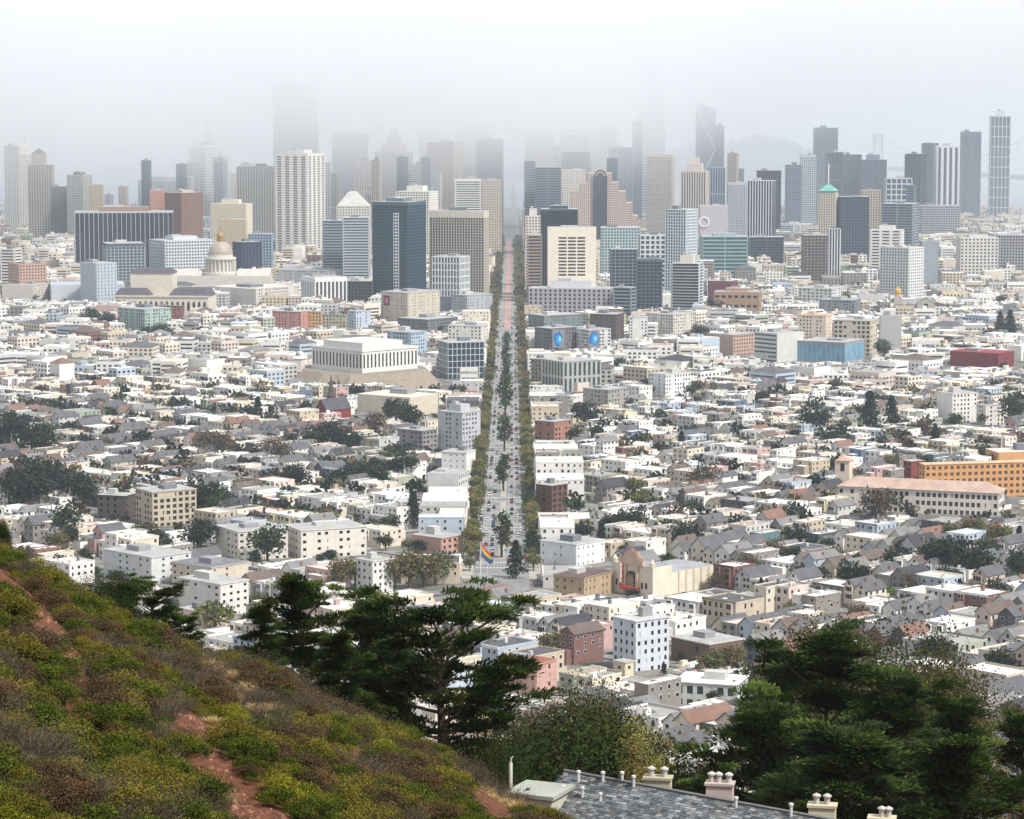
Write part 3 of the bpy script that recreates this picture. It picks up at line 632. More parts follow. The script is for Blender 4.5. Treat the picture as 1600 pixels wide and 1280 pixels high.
# --- ferry building tower
X, _ = at(803, 300, 6350); zb = g(X, 6350); o = thing('ferry_building', 'slim pale clock tower at the end of the avenue', 'clock tower', (X, 6350, zb))
q = MB(); fr = Fr(X, 6350, 0); fr.box(q, -5, 5, -5, 5, zb, zb + 42, lin((206, 204, 198))); part('shaft', q, o)
q = MB(); lathe(q, X, 6350, [(4.4, zb + 42), (4.4, zb + 52), (3, zb + 52), (3, zb + 60), (.3, zb + 70)], lin((206, 204, 198)), n=12); part('lantern', q, o)
q = MB(); fr.box(q, -60, 60, -12, 12, zb, zb + 13, lin((196, 194, 190)), P_, lin(GREY), R_); part('hall', q, o)
# --- suspension bridge
Y = 7900.0; o = thing('suspension_bridge', 'grey suspension bridge across the bay, towers half lost in haze', 'bridge', (at(1372, 240, Y)[0], Y, 0))
st = lin((120, 128, 136)); tw = [(1207, 9600.0, 209, 250), (1372, 7900.0, 210, 243), (1640, 6900.0, 190, 240)]
anch = []
for px, Yt, yt, yd in tw:
    Xt, Zt = at(px, yt, Yt); Zd = max(at(px, yd, Yt)[1], 50); Zd = 64.0; anch.append((Xt, Yt, Zt, Zd)); q = MB()
    for s in (-13, 13):
        tube(q, [(Xt + s, Yt, -3), (Xt + s * .8, Yt, Zt)], 3.2, st, M_)
    for k in range(4):
        za, zb2 = Zd + (Zt - Zd) * k / 4, Zd + (Zt - Zd) * (k + 1) / 4
        tube(q, [(Xt - 12, Yt, za), (Xt + 12, Yt, zb2)], 1.2, st, M_); tube(q, [(Xt + 12, Yt, za), (Xt - 12, Yt, zb2)], 1.2, st, M_); tube(q, [(Xt - 12, Yt, zb2), (Xt + 12, Yt, zb2)], 1.5, st, M_)
    part('bridge_tower', q, o)
q = MB()
for (xa, ya, _, _), (xb, yb, _, _) in zip(anch[:-1], anch[1:]):
    d = Vector((xb - xa, yb - ya, 0)).normalized() * 900
    pa, pb = (xa, ya), (xb, yb)
    nrm = Vector((-(yb - ya), xb - xa, 0)).normalized() * 11
    q.hexa([(pa[0] + nrm.x, pa[1] + nrm.y, 56), (pb[0] + nrm.x, pb[1] + nrm.y, 56), (pb[0] - nrm.x, pb[1] - nrm.y, 56), (pa[0] - nrm.x, pa[1] - nrm.y, 56)],
           [(pa[0] + nrm.x, pa[1] + nrm.y, 66), (pb[0] + nrm.x, pb[1] + nrm.y, 66), (pb[0] - nrm.x, pb[1] - nrm.y, 66), (pa[0] - nrm.x, pa[1] - nrm.y, 66)], st, M_, bottom=True)
part('deck', q, o)
for (xa, ya, za, zd), (xb, yb, zb_, _) in zip(anch[:-1], anch[1:]):
    q = MB(); pts = []
    for k in range(25):
        f = k / 24.0; zc = za + (zb_ - za) * f - (za - zd - 6) * 4 * f * (1 - f); pts.append((xa + (xb - xa) * f, ya + (yb - ya) * f, max(zc, 68)))
    tube(q, pts, .9, lin((170, 176, 182)), M_, 5)
    for k in range(1, 24): tube(q, [pts[k], (pts[k][0], pts[k][1], 65)], .3, st, M_, 4)
    part('cable', q, o)
# ------------------------------------------------------------------ landmarks of the middle distance
def Yb(px, py): return hit(px, py)[1]
def mid(label, x0, xs, x1, yt, yb, th, wall, glass=GK, name='apartment_building', cat='building', **k):
    m_ = sum(wall) / 3.0; wall = tuple(v + (m_ - v) * .22 for v in wall)
    k.setdefault('bw', 3.6); k.setdefault('fh', 3.3); k.setdefault('pr', .55); k.setdefault('br', .5); k.setdefault('t', .2); k.setdefault('fill', .16)
    FRONT.append((x0, x1, yb, Yb(xs, yb)))
    return tower(label, x0, xs, x1, yt, Yb(xs, yb), th, wall, glass, name=name, cat=cat, **k)
def gable(mb, fr, a0, a1, b0, b1, z, h, col, wallcol, along='b', oh=.4, m=R_):
    """ridge along b (or a); two slopes with thickness and the two gable walls"""
    if along == 'b':
        am = (a0 + a1) / 2; P = lambda a, b, q: fr.p(a, b, q); lo, hi, e0, e1 = a0, a1, b0, b1
    else:
        am = (b0 + b1) / 2; P = lambda a, b, q: fr.p(b, a, q); lo, hi, e0, e1 = b0, b1, a0, a1
    s = h / (am - lo); zo = z - oh * s
    for w in (lo - oh, hi + oh):
        q = [P(w, e0 - oh, zo), P(w, e1 + oh, zo), P(am, e1 + oh, z + h), P(am, e0 - oh, z + h)]
        mb.hexa(q, [(x, y, t + .22) for x, y, t in q], col, m, bottom=True)
    for e in (e0, e1): mb.face([P(lo, e, z), P(hi, e, z), P(am, e, z + h - .02)], wallcol, P_)
def hip(mb, fr, a0, a1, b0, b1, z, h, col, oh=.5, m=R_):
    a0 -= oh; a1 += oh; b0 -= oh; b1 += oh; r = min(a1 - a0, b1 - b0) / 2 * .98
    if a1 - a0 > b1 - b0: t = [(a0 + r, (b0 + b1) / 2 - .1), (a1 - r, (b0 + b1) / 2 - .1), (a1 - r, (b0 + b1) / 2 + .1), (a0 + r, (b0 + b1) / 2 + .1)]
    else: t = [((a0 + a1) / 2 - .1, b0 + r), ((a0 + a1) / 2 + .1, b0 + r), ((a0 + a1) / 2 + .1, b1 - r), ((a0 + a1) / 2 - .1, b1 - r)]
    mb.hexa([fr.p(a0, b0, z), fr.p(a1, b0, z), fr.p(a1, b1, z), fr.p(a0, b1, z)], [fr.p(a, b, z + h) for a, b in t], col, m, bottom=True)

# civic centre: domed city hall
Y = 3650.0; X = at(344, 400, Y)[0]; zb = g(X, Y); PL = lin((206, 200, 190)); KEEP += [(X + dx, Y + dy, 30) for dx in (-60, -20, 20, 60) for dy in (-10, 25)]
o = thing('city_hall', 'grey domed city hall with gilded lantern and columned drum', 'city hall', (X, Y, zb))
fr = Fr(X, Y, 0); zt = at(344, 427, Y)[1]
q = MB(); fr.box(q, -62, 62, -22, 34, zb, zt - 2, PL, P_, lin((150, 150, 150)), R_); part('wall', q, o)
q = MB(); gable(q, fr, -62, -22, -20, 30, zt - 2, 7, lin((196, 190, 180)), PL, 'a'); gable(q, fr, 22, 62, -20, 30, zt - 2, 7, lin((196, 190, 180)), PL, 'a'); part('roof', q, o)
q = MB(); lathe(q, X, Y + 4, [(24, zt - 4), (24, zt + 1), (19, zt + 1), (17, zt + 3), (17, zt + 17), (19.5, zt + 17.2), (19.5, zt + 19.4), (15.5, zt + 19.6), (15.5, zt + 23)], PL, n=32); part('drum', q, o)
q = MB()
for k in range(24):
    a = 2 * math.pi * k / 24; c = (X + 18.4 * math.cos(a), Y + 4 + 18.4 * math.sin(a)); tube(q, [(c[0], c[1], zt + 2), (c[0], c[1], zt + 17.1)], .8, PL)
part('colonnade', q, o, 'stuff')
q = MB(); lathe(q, X, Y + 4, [(15.4, zt + 23), (15, zt + 27), (13, zt + 32), (9.5, zt + 36.4), (5, zt + 39)], lin((166, 152, 138)), M_, n=32); part('dome', q, o)
q = MB(); lathe(q, X, Y + 4, [(4.5, zt + 38.5), (4.2, zt + 46), (4.8, zt + 46), (2.4, zt + 50), (.8, zt + 53), (.3, zt + 59)], lin((150, 116, 60)), M_, n=12); part('lantern', q, o)
# opera house with dark mansards
Y = 3350.0; X = at(228, 460, Y)[0]; zb = g(X, Y); CR = lin((216, 206, 190)); DK = lin((92, 86, 94)); KEEP += [(X + dx, Y + dy, 26) for dx in (-40, 0, 40, 80) for dy in (0, 30)]
o = thing('opera_house', 'cream opera house with dark mansard roofs and arched windows', 'opera house', (X, Y, zb)); fr = Fr(X, Y, R(-6))
def Z(py, Yq): return at(228, py, Yq)[1]
zw = Z(462, Y)
q = MB(); fr.box(q, -36, 72, 0, 46, zb - 2, zw, CR, P_, lin((180, 176, 170)), R_); part('wall', q, o)
q = MB(); fr.box(q, -22, 26, 18, 46, zw, Z(428, Y), CR); part('fly_tower', q, o)
def mans(a0, a1, b0, b1, z, h):
    q = MB(); q.hexa([fr.p(a0 - 1, b0 - 1, z), fr.p(a1 + 1, b0 - 1, z), fr.p(a1 + 1, b1 + 1, z), fr.p(a0 - 1, b1 + 1, z)], [fr.p(a0 + 5, b0 + 5, z + h), fr.p(a1 - 5, b0 + 5, z + h), fr.p(a1 - 5, b1 - 5, z + h), fr.p(a0 + 5, b1 - 5, z + h)], DK, R_, bottom=True); part('mansard_roof', q, o)
mans(-22, 26, 18, 46, Z(428, Y), 5); mans(-36, 4, 0, 17, zw, 8); mans(27, 72, 0, 40, zw, 8)
for k in range(17):
    a = -33 + k * 6.2; q = MB(); h = zw - zb
    pts = [(a, zb + h * .25), (a + 3, zb + h * .25), (a + 3, zb + h * .6), (a + 2.3, zb + h * .7), (a + 1.5, zb + h * .73), (a + .7, zb + h * .7), (a, zb + h * .6)]
    q.face([fr.p(x, -.15, z) for x, z in pts], lin(GK), G_); part('arched_window', q, o)
q = MB(); fr.box(q, -37, 73, -1, 0, zw - 1.6, zw + .3, CR, bottom=True); part('cornice', q, o)
mid('low grey blue concert hall roof left of the opera house', 66, 80, 192, 446, 470, 80, (190, 196, 202), name='concert_hall', cat='hall', blank='fr', roof=(176, 184, 192))
mid('long cream hall with pale roof right of the opera house', 322, 400, 462, 452, 478, 40, (214, 206, 194), name='exhibition_hall', cat='hall', blank='f', roof=(206, 200, 190))
mid('wide cream auditorium at the left edge under the mansard hall', 0, 52, 70, 446, 468, 20, (218, 206, 194), name='auditorium_building', cat='hall', blank='f')
mid('long grey auditorium roof behind the white colonnaded block', 426, 560, 580, 424, 440, 10, (176, 176, 176), name='auditorium_building', cat='hall', roof=(150, 152, 156))
mid('pale green apartment block with bays below the opera house', 178, 226, 263, 484, 518, 45, (160, 184, 172), pr=.5, br=.45)
mid('dull red brick block right of the pale green one', 244, 286, 287, 478, 500, 10, (150, 92, 84), name='brick_building')
mid('salmon pink apartment block in the coloured row', 424, 470, 482, 488, 513, 25, (204, 136, 120))
mid('orange yellow apartment block in the coloured row', 482, 502, 503, 488, 512, 20, (226, 176, 104))
mid('olive grey apartment block in the coloured row', 503, 540, 541, 492, 516, 12, (176, 168, 136))
mid('pale blue end block of the coloured apartment row', 541, 556, 578, 487, 512, 50, (186, 200, 216))
o, fr, W, D, zb, Zt = mid('tan temple block with a purple poster on its wall', 594, 637, 686, 458, 503, 40, (206, 192, 170), pr=.6, br=.6, name='temple_building')
c0, c1 = .1, .32; q = MB(); fr.box(q, W * c0, W * c1, -.6, -.35, Zt - 15, Zt - 4, lin((120, 60, 90)), P_, bottom=True); fr.box(q, W * (c0 + .05), W * (c1 - .05), -.66, -.6, Zt - 13, Zt - 7, lin((206, 120, 120)), P_, bottom=True); part('poster', q, o)
mid('grey rippled metal clad block beside the avenue', 686, 730, 769, 462, 488, 45, (176, 178, 182), (88, 92, 98), name='showroom_building')
mid('light blue block standing behind the mint', 604, 642, 666, 520, 552, 35, (164, 186, 204))
mid('white block with rooftop boxes beside the avenue trees', 700, 752, 762, 510, 545, 15, (222, 216, 208))
mid('dark glass office building with white mullions by the avenue', 684, 700, 756, 536, 592, 72, (206, 208, 212), (44, 62, 78), bw=4, fh=5, pr=.12, br=.1, fill=0, name='office_building')
mid('grey shed block with a row of skylights above the mint', 620, 668, 714, 500, 518, 40, (120, 120, 122), name='warehouse_building')
# the mint on its rock
Y = Yb(560, 612); o = None
xm, ym = hit(632 - 70, 612)
X = at(560, 600, Y)[0]; zb = g(X, Y); zt0 = at(560, 586, Y)[1]; KEEP += [(X + dx, Y + dy, 24) for dx in (-50, -15, 20, 55) for dy in (0, 30, 60)]
ST = lin((222, 220, 213))
o = thing('mint_building', 'massive pale stone mint with tall slot windows on a rock', 'mint building', (X, Y + 12, zt0)); 
fr, W, D, Zt = plan(482, 566, 650, 549, Y + 14, 45)
q = MB(); fr.box(q, 0, W, 0, D, zt0 - 8, Zt, ST, P_, lin((190, 188, 182)), R_); part('wall', q, o)
q = MB(); fr.box(q, W * .2, W * .97, D * .03, D * .75, Zt, Zt + 6.5, ST, P_, lin((206, 204, 200)), R_); part('upper_storey', q, o)
for s in 'fr':
    ln = W if s == 'f' else D; n = 15
    for k in range(n):
        c = ln * (k + .5) / n; z0, z1 = zt0 + 4, Zt - 3; q = MB()
        if s == 'f': fr.box(q, c - .8, c + .8, -.12, 0, z0, z1, lin((52, 54, 58)), G_)
        else: fr.box(q, W, W + .12, c - .8, c + .8, z0, z1, lin((52, 54, 58)), G_)
        part('slot_window', q, o)
q = MB(); fr.box(q, -.5, W + .5, -.5, D + .5, Zt - .8, Zt + .8, ST, P_, lin((190, 188, 182)), R_); part('cornice', q, o)
q = MB(); nb = 26                                       # the rock under it
top, bot = [], []
for k in range(nb):
    a = 2 * math.pi * k / nb; c = fr.p(W / 2 + W * .82 * math.cos(a), D / 2 + D * .82 * math.sin(a), 0); w2 = .9 + .2 * rnd.random()
    top.append((c[0], c[1], zt0)); c2 = fr.p(W / 2 + W * 1.08 * w2 * math.cos(a), D / 2 + D * 1.08 * w2 * math.sin(a), 0); bot.append((c2[0], c2[1], zb - 4))
q.hexa(bot, top, lin((150, 138, 122)), S_, lin((140, 134, 120)), S_); ro = q.build('rock_outcrop', None); tag(ro, 'bare grey brown rock bluff under the pale mint', 'rock')
# supermarket sign and hall
X, Y = hit(733, 615); zb = g(X, Y); o = thing('supermarket_sign', 'tall white supermarket sign on two legs beside the avenue trees', 'sign', (X, Y, zb)); KEEP.append((X, Y, 14))
zt = at(733, 574, Y)[1]; fr = Fr(X, Y, 0); wv = at(747, 590, Y)[0] - at(720, 590, Y)[0]
for s in (-1, 1):
    q = MB(); fr.box(q, s * wv / 2 - .5, s * wv / 2 + .5, -.5, .5, zb, zt, lin((216, 210, 204)), M_); part('leg', q, o)
q = MB(); fr.box(q, -wv / 2 + .5, wv / 2 - .5, -.45, .45, zt - 8.4, zt, lin(WHITE), M_, bottom=True); part('board', q, o)
q = MB(); fr.box(q, -wv / 2, wv / 2, -.48, .48, zb + 1, zb + 2.2, lin((190, 70, 60)), M_, bottom=True); part('lower_bar', q, o)
def letters(name, text, loc, size, col, parent, rot=(R(90), 0, 0), spacing=1.0):
    cu = bpy.data.curves.new(name, 'FONT'); cu.body = text; cu.size = size; cu.extrude = .04; cu.align_x = 'CENTER'; cu.align_y = 'CENTER'; cu.space_line = spacing
    ob = bpy.data.objects.new(name, cu); COL.objects.link(ob); ob.parent = parent
    bpy.context.view_layer.update(); me = bpy.data.meshes.new_from_object(ob.evaluated_get(bpy.context.evaluated_depsgraph_get())); bpy.data.objects.remove(ob)
    ob = bpy.data.objects.new(name, me); COL.objects.link(ob); ob.parent = parent; ob['kind'] = 'stuff'
    ob.location = Vector(loc) - parent.location; ob.rotation_euler = rot; me.materials.clear(); cu = me
    cu.materials.append(mat('letter_%d_%d_%d' % col, 0.6, False, col, var=.05)); return ob
letters('lettering', 'SAFEWAY', (X, Y - .55, zt - 4.4), 3.3, (60, 60, 66), o)
mid('long cream supermarket hall with pale flat roof', 556, 640, 682, 622, 650, 35, (214, 200, 176), name='supermarket_hall', cat='hall', blank='fr', roof=(214, 206, 190))
# red church with spire
X, Y = hit(540, 655); zb = g(X, Y); RB = lin((132, 56, 52)); o = thing('brick_church', 'red brick church with a steep dark roof and pointed spire', 'church', (X, Y, zb)); KEEP += [(X, Y, 16), (X - 12, Y + 12, 14)]
fr = Fr(X, Y, R(45)); fr = Fr(X, Y, R(135))
q = MB(); fr.box(q, -6, 6, 0, 24, zb - 2, zb + 9, RB); part('wall', q, o)
q = MB(); gable(q, fr, -6, 6, 0, 24, zb + 9, 7.5, lin((86, 84, 90)), RB); part('roof', q, o)
q = MB(); fr.box(q, 6, 11, 4, 9, zb - 2, zb + 17, RB); part('bell_tower', q, o)
q = MB(); c = fr.p(8.5, 6.5, 0); lathe(q, c[0], c[1], [(3.4, zb + 17), (2.2, zb + 20), (.15, zb + 33)], lin((96, 84, 84)), R_, n=8); part('spire', q, o)
for s in (0,):
    q = MB(); fr.box(q, -2, 2, -.1, 0, zb + 2, zb + 8, lin(GK), G_); part('window', q, o)
mid('tall grey apartment building stepped up beside the avenue trees', 684, 722, 750, 646, 706, 40, (188, 190, 194), (56, 60, 68), bw=3.2, fh=3.1, pr=.5, br=.5, pent=5)
mid('white modern block with black window slots below the grey one', 690, 728, 742, 708, 748, 20, (232, 230, 226), pr=.8, br=.7)
mid('wide white shop hall with a blank wall by the avenue', 668, 716, 732, 742, 768, 18, (216, 216, 214), blank='f', name='shop_building')
mid('dark framed apartment block with red end wall', 620, 660, 682, 674, 706, 40, (150, 140, 138), GB, bw=4, pr=.4)
# mural blocks
o, fr, W, D, zb, Zt = mid('dark grey block with a blue painted mural on its wall', 836, 861, 902, 514, 546, 50, (120, 116, 118), name='mural_building', pr=.5)
def mural(o, px0, px1, py0, py1, Yq, seed):
    r = random.Random(seed); q = MB(); x0, z0 = at(px0, py1, Yq); x1, z1 = at(px1, py0, Yq); d = -(.0)
    q.hexa([(x0, Yq, z0), (x1, Yq, z0), (x1, Yq + 4, z0), (x0, Yq + 4, z0)], [(x0, Yq, z1), (x1, Yq, z1), (x1, Yq + 4, z1), (x0, Yq + 4, z1)], lin((150, 146, 150)), P_); part('mural_wall', q, o)
    q = MB(); cx, cz = (x0 + x1) / 2, (z0 + z1) / 2
    for sc, col, ox in ((.46, (30, 110, 190), 0), (.32, (40, 160, 220), 1.0), (.16, (150, 215, 235), 1.6)):
        pts = [(cx + ox + (x1 - x0) * sc * (.55 + .6 * r.random()) * math.cos(a), Yq - .05 - sc * .0 - (0.5 - sc) * .1, cz + (z1 - z0) * sc * (.7 + .45 * r.random()) * math.sin(a)) for a in [2 * math.pi * k / 14 for k in range(14)]]
        q.face(pts, lin(col), P_)
    part('mural', q, o)
mural(o, 863, 881, 516, 544, Yb(861, 546) - 1, 1)
o, fr, W, D, zb, Zt = mid('white gridded block with the second blue mural', 902, 920, 955, 516, 546, 55, (206, 204, 200), name='mural_building', pr=.35)
mural(o, 919, 937, 516, 543, Yb(920, 546) - 1, 2)
mid('dark brown block with a white frame behind the murals', 922, 962, 976, 492, 530, 20, (96, 80, 78), (54, 52, 56))
mid('green glass fronted low block at the avenue corner', 826, 850, 912, 494, 512, 60, (120, 132, 130), (52, 84, 84))
mid('white apartment cluster right of the murals', 984, 1012, 1012, 496, 528, 0, (228, 226, 222))
mid('beige stepped apartments right of the white cluster', 1012, 1052, 1088, 492, 524, 40, (212, 204, 192))
mid('modern grey block with green tinted bays by the avenue', 848, 880, 940, 566, 612, 58, (176, 172, 166), (50, 78, 78), bw=4.6, fh=14, pr=.5, br=.15, fill=0)
mid('brown timber clad block behind the modern grey one', 830, 846, 872, 562, 598, 40, (150, 138, 124))
mid('low concrete apartments with teal bays', 912, 950, 984, 610, 634, 40, (166, 160, 152), (60, 90, 90))
mid('bright white corner apartment house on the right', 1015, 1040, 1081, 586, 621, 50, (236, 234, 230), bw=3)
mid('brick red and white apartment corner by the avenue', 836, 866, 893, 660, 688, 40, (176, 118, 98))
mid('salmon brick block with white braces on its side', 1118, 1146, 1184, 524, 556, 45, (198, 160, 140), blank='f', name='brick_building')
mid('concrete office block with stacked dark window slots', 1182, 1214, 1259, 522, 566, 50, (206, 204, 198), (60, 62, 66), bw=60, fh=4.2, pr=.02, br=.62, blank='r', name='office_building')
mid('grey hall with tall sky blue windows', 1250, 1320, 1358, 536, 567, 30, (150, 154, 162), (110, 170, 200), bw=5, fh=30, pr=.25, br=.25, fill=0, name='hall_building', cat='hall')
mid('tan six storey loft building with big windows', 1305, 1360, 1376, 502, 556, 20, (204, 190, 166), (66, 66, 68), bw=4.4, fh=4.2, pr=.35, br=.4)
mid('blank grey tower wall joined to the tan lofts', 1376, 1408, 1409, 494, 548, 4, (182, 180, 176), blank='frl', name='storage_building')
mid('cream block with an orange tiled roof left of the lofts', 1250, 1290, 1304, 494, 530, 22, (220, 202, 178), roof=(206, 150, 112))
mid('dark red painted market hall at the right edge', 1492, 1560, 1592, 553, 575, 35, (140, 52, 56), blank='f', name='market_hall', cat='hall', roof=(150, 70, 72))
mid('white slab apartment tower with a grey end wall', 1470, 1489, 1530, 616, 661, 62, (228, 224, 214), bw=3.2, fh=3, pr=.55, br=.5, blank='f')
mid('smaller white slab tower right of the tall one', 1530, 1540, 1571, 634, 664, 68, (224, 218, 206), bw=3.2, fh=3, pr=.55, br=.5)
mid('long white garage building with dark openings', 1250, 1300, 1328, 452, 470, 30, (216, 214, 210), name='garage_building', bw=6, fh=4)
mid('dark roofed grey warehouse on the right', 1282, 1335, 1350, 470, 486, 18, (130, 134, 142), name='warehouse_building', roof=(150, 152, 156))
# golden-domed church
X, Y = hit(1430, 492); zb = g(X, Y); o = thing('domed_church', 'grey stone church with a gold dome and round window', 'church', (X, Y, zb)); KEEP += [(X, Y, 18), (X - 14, Y + 6, 16), (X + 16, Y, 16)]
fr = Fr(X, Y, R(-8)); GS = lin((184, 178, 172))
q = MB(); fr.box(q, -22, 12, 0, 18, zb, zb + 12, GS); part('wall', q, o)
q = MB(); gable(q, fr, -22, 12, 0, 18, zb + 12, 5, lin((150, 146, 146)), GS, 'a'); part('roof', q, o)
q = MB(); fr.box(q, 2, 22, -4, 14, zb, zb + 14, GS); gable(q, fr, 2, 22, -4, 14, zb + 14, 6, lin((150, 146, 146)), GS); part('front', q, o)
q = MB(); fr.box(q, -24, -16, -3, 5, zb, zb + 22, GS); part('bell_tower', q, o)
c = fr.p(-20, 1, 0); q = MB(); lathe(q, c[0], c[1], [(3.6, zb + 22), (3.4, zb + 24.5), (4, zb + 25), (3.6, zb + 28), (2, zb + 30), (.3, zb + 31.5)], lin((206, 160, 70)), M_, n=14); part('dome', q, o)
c = [fr.p(12 + 2.6 * math.cos(a), -4.15, zb + 11 + 2.6 * math.sin(a)) for a in [2 * math.pi * k / 14 for k in range(14)]]
q = MB(); q.face(c, lin(GK), G_); part('rose_window', q, o)
# orange school and long tiled school
OR = (226, 158, 92)
mid('large orange school with rows of paired windows', 1440, 1445, 1640, 727, 778, 78, OR, (92, 84, 76), bw=3.6, fh=3.7, pr=.45, br=.5, name='school_building', cat='school', D=95, fill=0, roof=(214, 180, 150), sides='fr', dz=-2)
mid('orange upper wing rising above the orange school', 1549, 1560, 1650, 708, 740, 78, OR, (92, 84, 76), blank='fr', name='school_wing', cat='school', D=40, roof=(206, 196, 186))
mid('dark red brick wing left of the orange school', 1414, 1424, 1446, 722, 752, 60, (150, 70, 56), (60, 50, 50), name='school_wing', cat='school')
o, fr, W, D, zb, Zt = mid('long pale school with a pink tiled hipped roof', 1320, 1560, 1582, 772, 806, 20, (226, 214, 200), (70, 72, 76), bw=3.1, fh=4.2, pr=.35, br=.45, name='tiled_school', cat='school', D=17, fill=.04)
q = MB(); hip(q, fr, 0, W, 0, D, Zt + .4, 4.8, lin((184, 160, 146)), 1.0); part('tiled_roof', q, o)
X, Y = hit(1320, 785); zb = g(X, Y); fr = Fr(X, Y + 14, R(-20)); q = MB(); fr.box(q, -4, 4, 0, 8, zb, zb + 22, lin((222, 206, 186))); part('bell_tower', q, o)
q = MB(); hip(q, fr, -4, 4, 0, 8, zb + 22, 2.2, lin((196, 158, 138)), .6); part('tower_roof', q, o)
q = MB(); fr.box(q, -1.2, 1.2, -.1, 0, zb + 16, zb + 20.5, lin(GK), G_); part('window', q, o)
# the theatre
FRONT += [(955, 1140, 926, 1290), (482, 650, 618, 2350), (496, 560, 652, 2150), (720, 747, 614, 2400), (1395, 1470, 492, 3300)]
X, Y = hit(1018, 932); zb = g(X, Y); TC = lin((226, 217, 198)); TB = lin((212, 198, 172))
o = thing('theatre', 'cream picture palace with ornate arched front and red sign', 'theatre', (X, Y, zb))
fr, W, D, Zt = plan(958, 1020, 1052, 884, Y, 45); zb -= 1.5; KEEP += [fr.p(W * a, D * b, 0)[:2] + (15,) for a in (0, .5, 1) for b in (0, .5, 1, 1.5, 2)]
q = MB(); fr.box(q, 0, W, 0, D, zb, Zt - 1, TC, P_, lin((150, 152, 156)), R_); part('wall', q, o)
q = MB(); fr.box(q, 0.5, W - .5, D, D + 30, zb, Zt - 4.5, TC, P_, lin((160, 160, 162)), R_); part('auditorium', q, o)
q = MB()
for k in range(1, 6): fr.box(q, W - .5, W - .1, D + 30 * k / 6 - .5, D + 30 * k / 6 + .5, zb, Zt - 4.4, TB)
part('pilaster_row', q, o, 'stuff')
q = MB(); pts = [(W * .22, Zt - 1), (W * .78, Zt - 1), (W * .78, Zt + 1), (W * .7, Zt + 2.2), (W * .62, Zt + 4.8), (W * .5, Zt + 6), (W * .38, Zt + 4.8), (W * .3, Zt + 2.2), (W * .22, Zt + 1)]
q.hexa([fr.p(a, -.8, z) for a, z in pts], [fr.p(a, .8, z) for a, z in pts], lin((206, 180, 160)), P_, bottom=True); part('curved_gable', q, o)
q = MB(); pts2 = [(a, z + .35) for a, z in pts[2:]]
tube(q, [fr.p(a, -.2, z) for a, z in pts2], .35, lin((186, 120, 108)), P_); part('gable_coping', q, o)
h = Zt - zb; pts = [(W * .41, zb + 3), (W * .59, zb + 3), (W * .59, zb + h * .62)] + [(W * .5 + W * .09 * math.cos(math.pi * k / 8), zb + h * .62 + W * .09 * math.sin(math.pi * k / 8)) for k in range(1, 8)] + [(W * .41, zb + h * .62)]
q = MB(); q.hexa([fr.p(a, -1.25, z) for a, z in pts], [fr.p(a, -.1, z) for a, z in pts], lin((84, 70, 62)), G_); q.face([fr.p(a, -1.26, z) for a, z in pts], lin((84, 70, 62)), G_); win = part('arched_window', q, o)
q = MB()
for k in range(1, 4): a = W * .41 + W * .18 * k / 4; fr.box(q, a - .09, a + .09, -1.4, -1.27, zb + 3, zb + h * .66, TB, bottom=True)
for k in range(1, 7): z = zb + 3 + (h * .62 - 3) * k / 7; fr.box(q, W * .41, W * .59, -1.38, -1.27, z - .09, z + .09, TB, bottom=True)
part('mullion_grid', q, o, 'stuff')
for a in (.34, .62):
    q = MB(); fr.box(q, W * a, W * (a + .045), -1.2, -.05, zb, Zt - 1.2, lin((206, 184, 156)), bottom=True); part('carved_pier', q, o)
for a, s in ((.03, 1), (.94, 1)):
    q = MB(); c = fr.p(W * a + .4, .8, 0); lathe(q, c[0], c[1], [(1.3, Zt - 1), (1.3, Zt + .8), (.9, Zt + 1.4), (.1, Zt + 2.6)], TB, n=10); part('finial', q, o)
for a in (.1, .2, .72, .82):
    q = MB(); fr.box(q, W * a, W * a + 1.1, -.12, 0, zb + h * .28, zb + h * .45, lin(GK), G_); part('window', q, o)
q = MB(); fr.box(q, W * .28, W * .31, -2.6, -.05, zb + 6, Zt - .5, lin((226, 206, 190)), M_, bottom=True); vs = part('vertical_sign', q, o)
letters('lettering', 'C\nA\nS\nT\nR\nO', fr.p(W * .31 + .08, -1.35, (zb + 6 + Zt - .5) / 2), 2.5, (190, 40, 40), o, (R(90), 0, R(45)), .78)
q = MB(); fr.box(q, W * .3, W * .7, -3.2, -.05, zb + 3.4, zb + 4.6, lin((190, 60, 56)), M_, bottom=True); part('marquee', q, o)
o.location.z = o.location.z
mid('tan painted hall with dark roof joined left of the theatre', 866, 912, 960, 904, 934, 35, (190, 160, 124), name='shop_building', roof=(104, 88, 84), pr=.75, br=.65)
mid('long white modern shop block behind the tan hall', 845, 900, 946, 852, 884, 40, (226, 228, 230), pr=.8, br=.7, name='shop_building')
mid('black and orange modern block at the avenue corner', 838, 862, 887, 760, 802, 45, (120, 76, 62), (52, 60, 66), bw=4.5, fh=3.4, pr=.45, br=.35)
mid('pink corner apartment house with brown tiled roof', 780, 838, 870, 1040, 1086, 35, (214, 164, 148), bw=3.2, fh=3.4, pr=.6, br=.5, roof=(150, 96, 80))
mid('pale blue and white four storey apartment house', 960, 993, 1047, 972, 1048, 52, (206, 211, 220), bw=3.4, fh=3.2, pr=.62, br=.5, roof=(190, 190, 188))
mid('brown brick flat block with a white cornice line', 1053, 1108, 1166, 1008, 1038, 50, (128, 102, 90), bw=4, fh=4, pr=.7, br=.6, capcol=(210, 200, 186), name='brick_building')
mid('white roofed garage with green framed windows', 1056, 1150, 1174, 1072, 1104, 18, (206, 208, 200), (66, 82, 80), bw=3.4, fh=4.5, pr=.4, br=.4, name='garage_building', roof=(232, 232, 230))
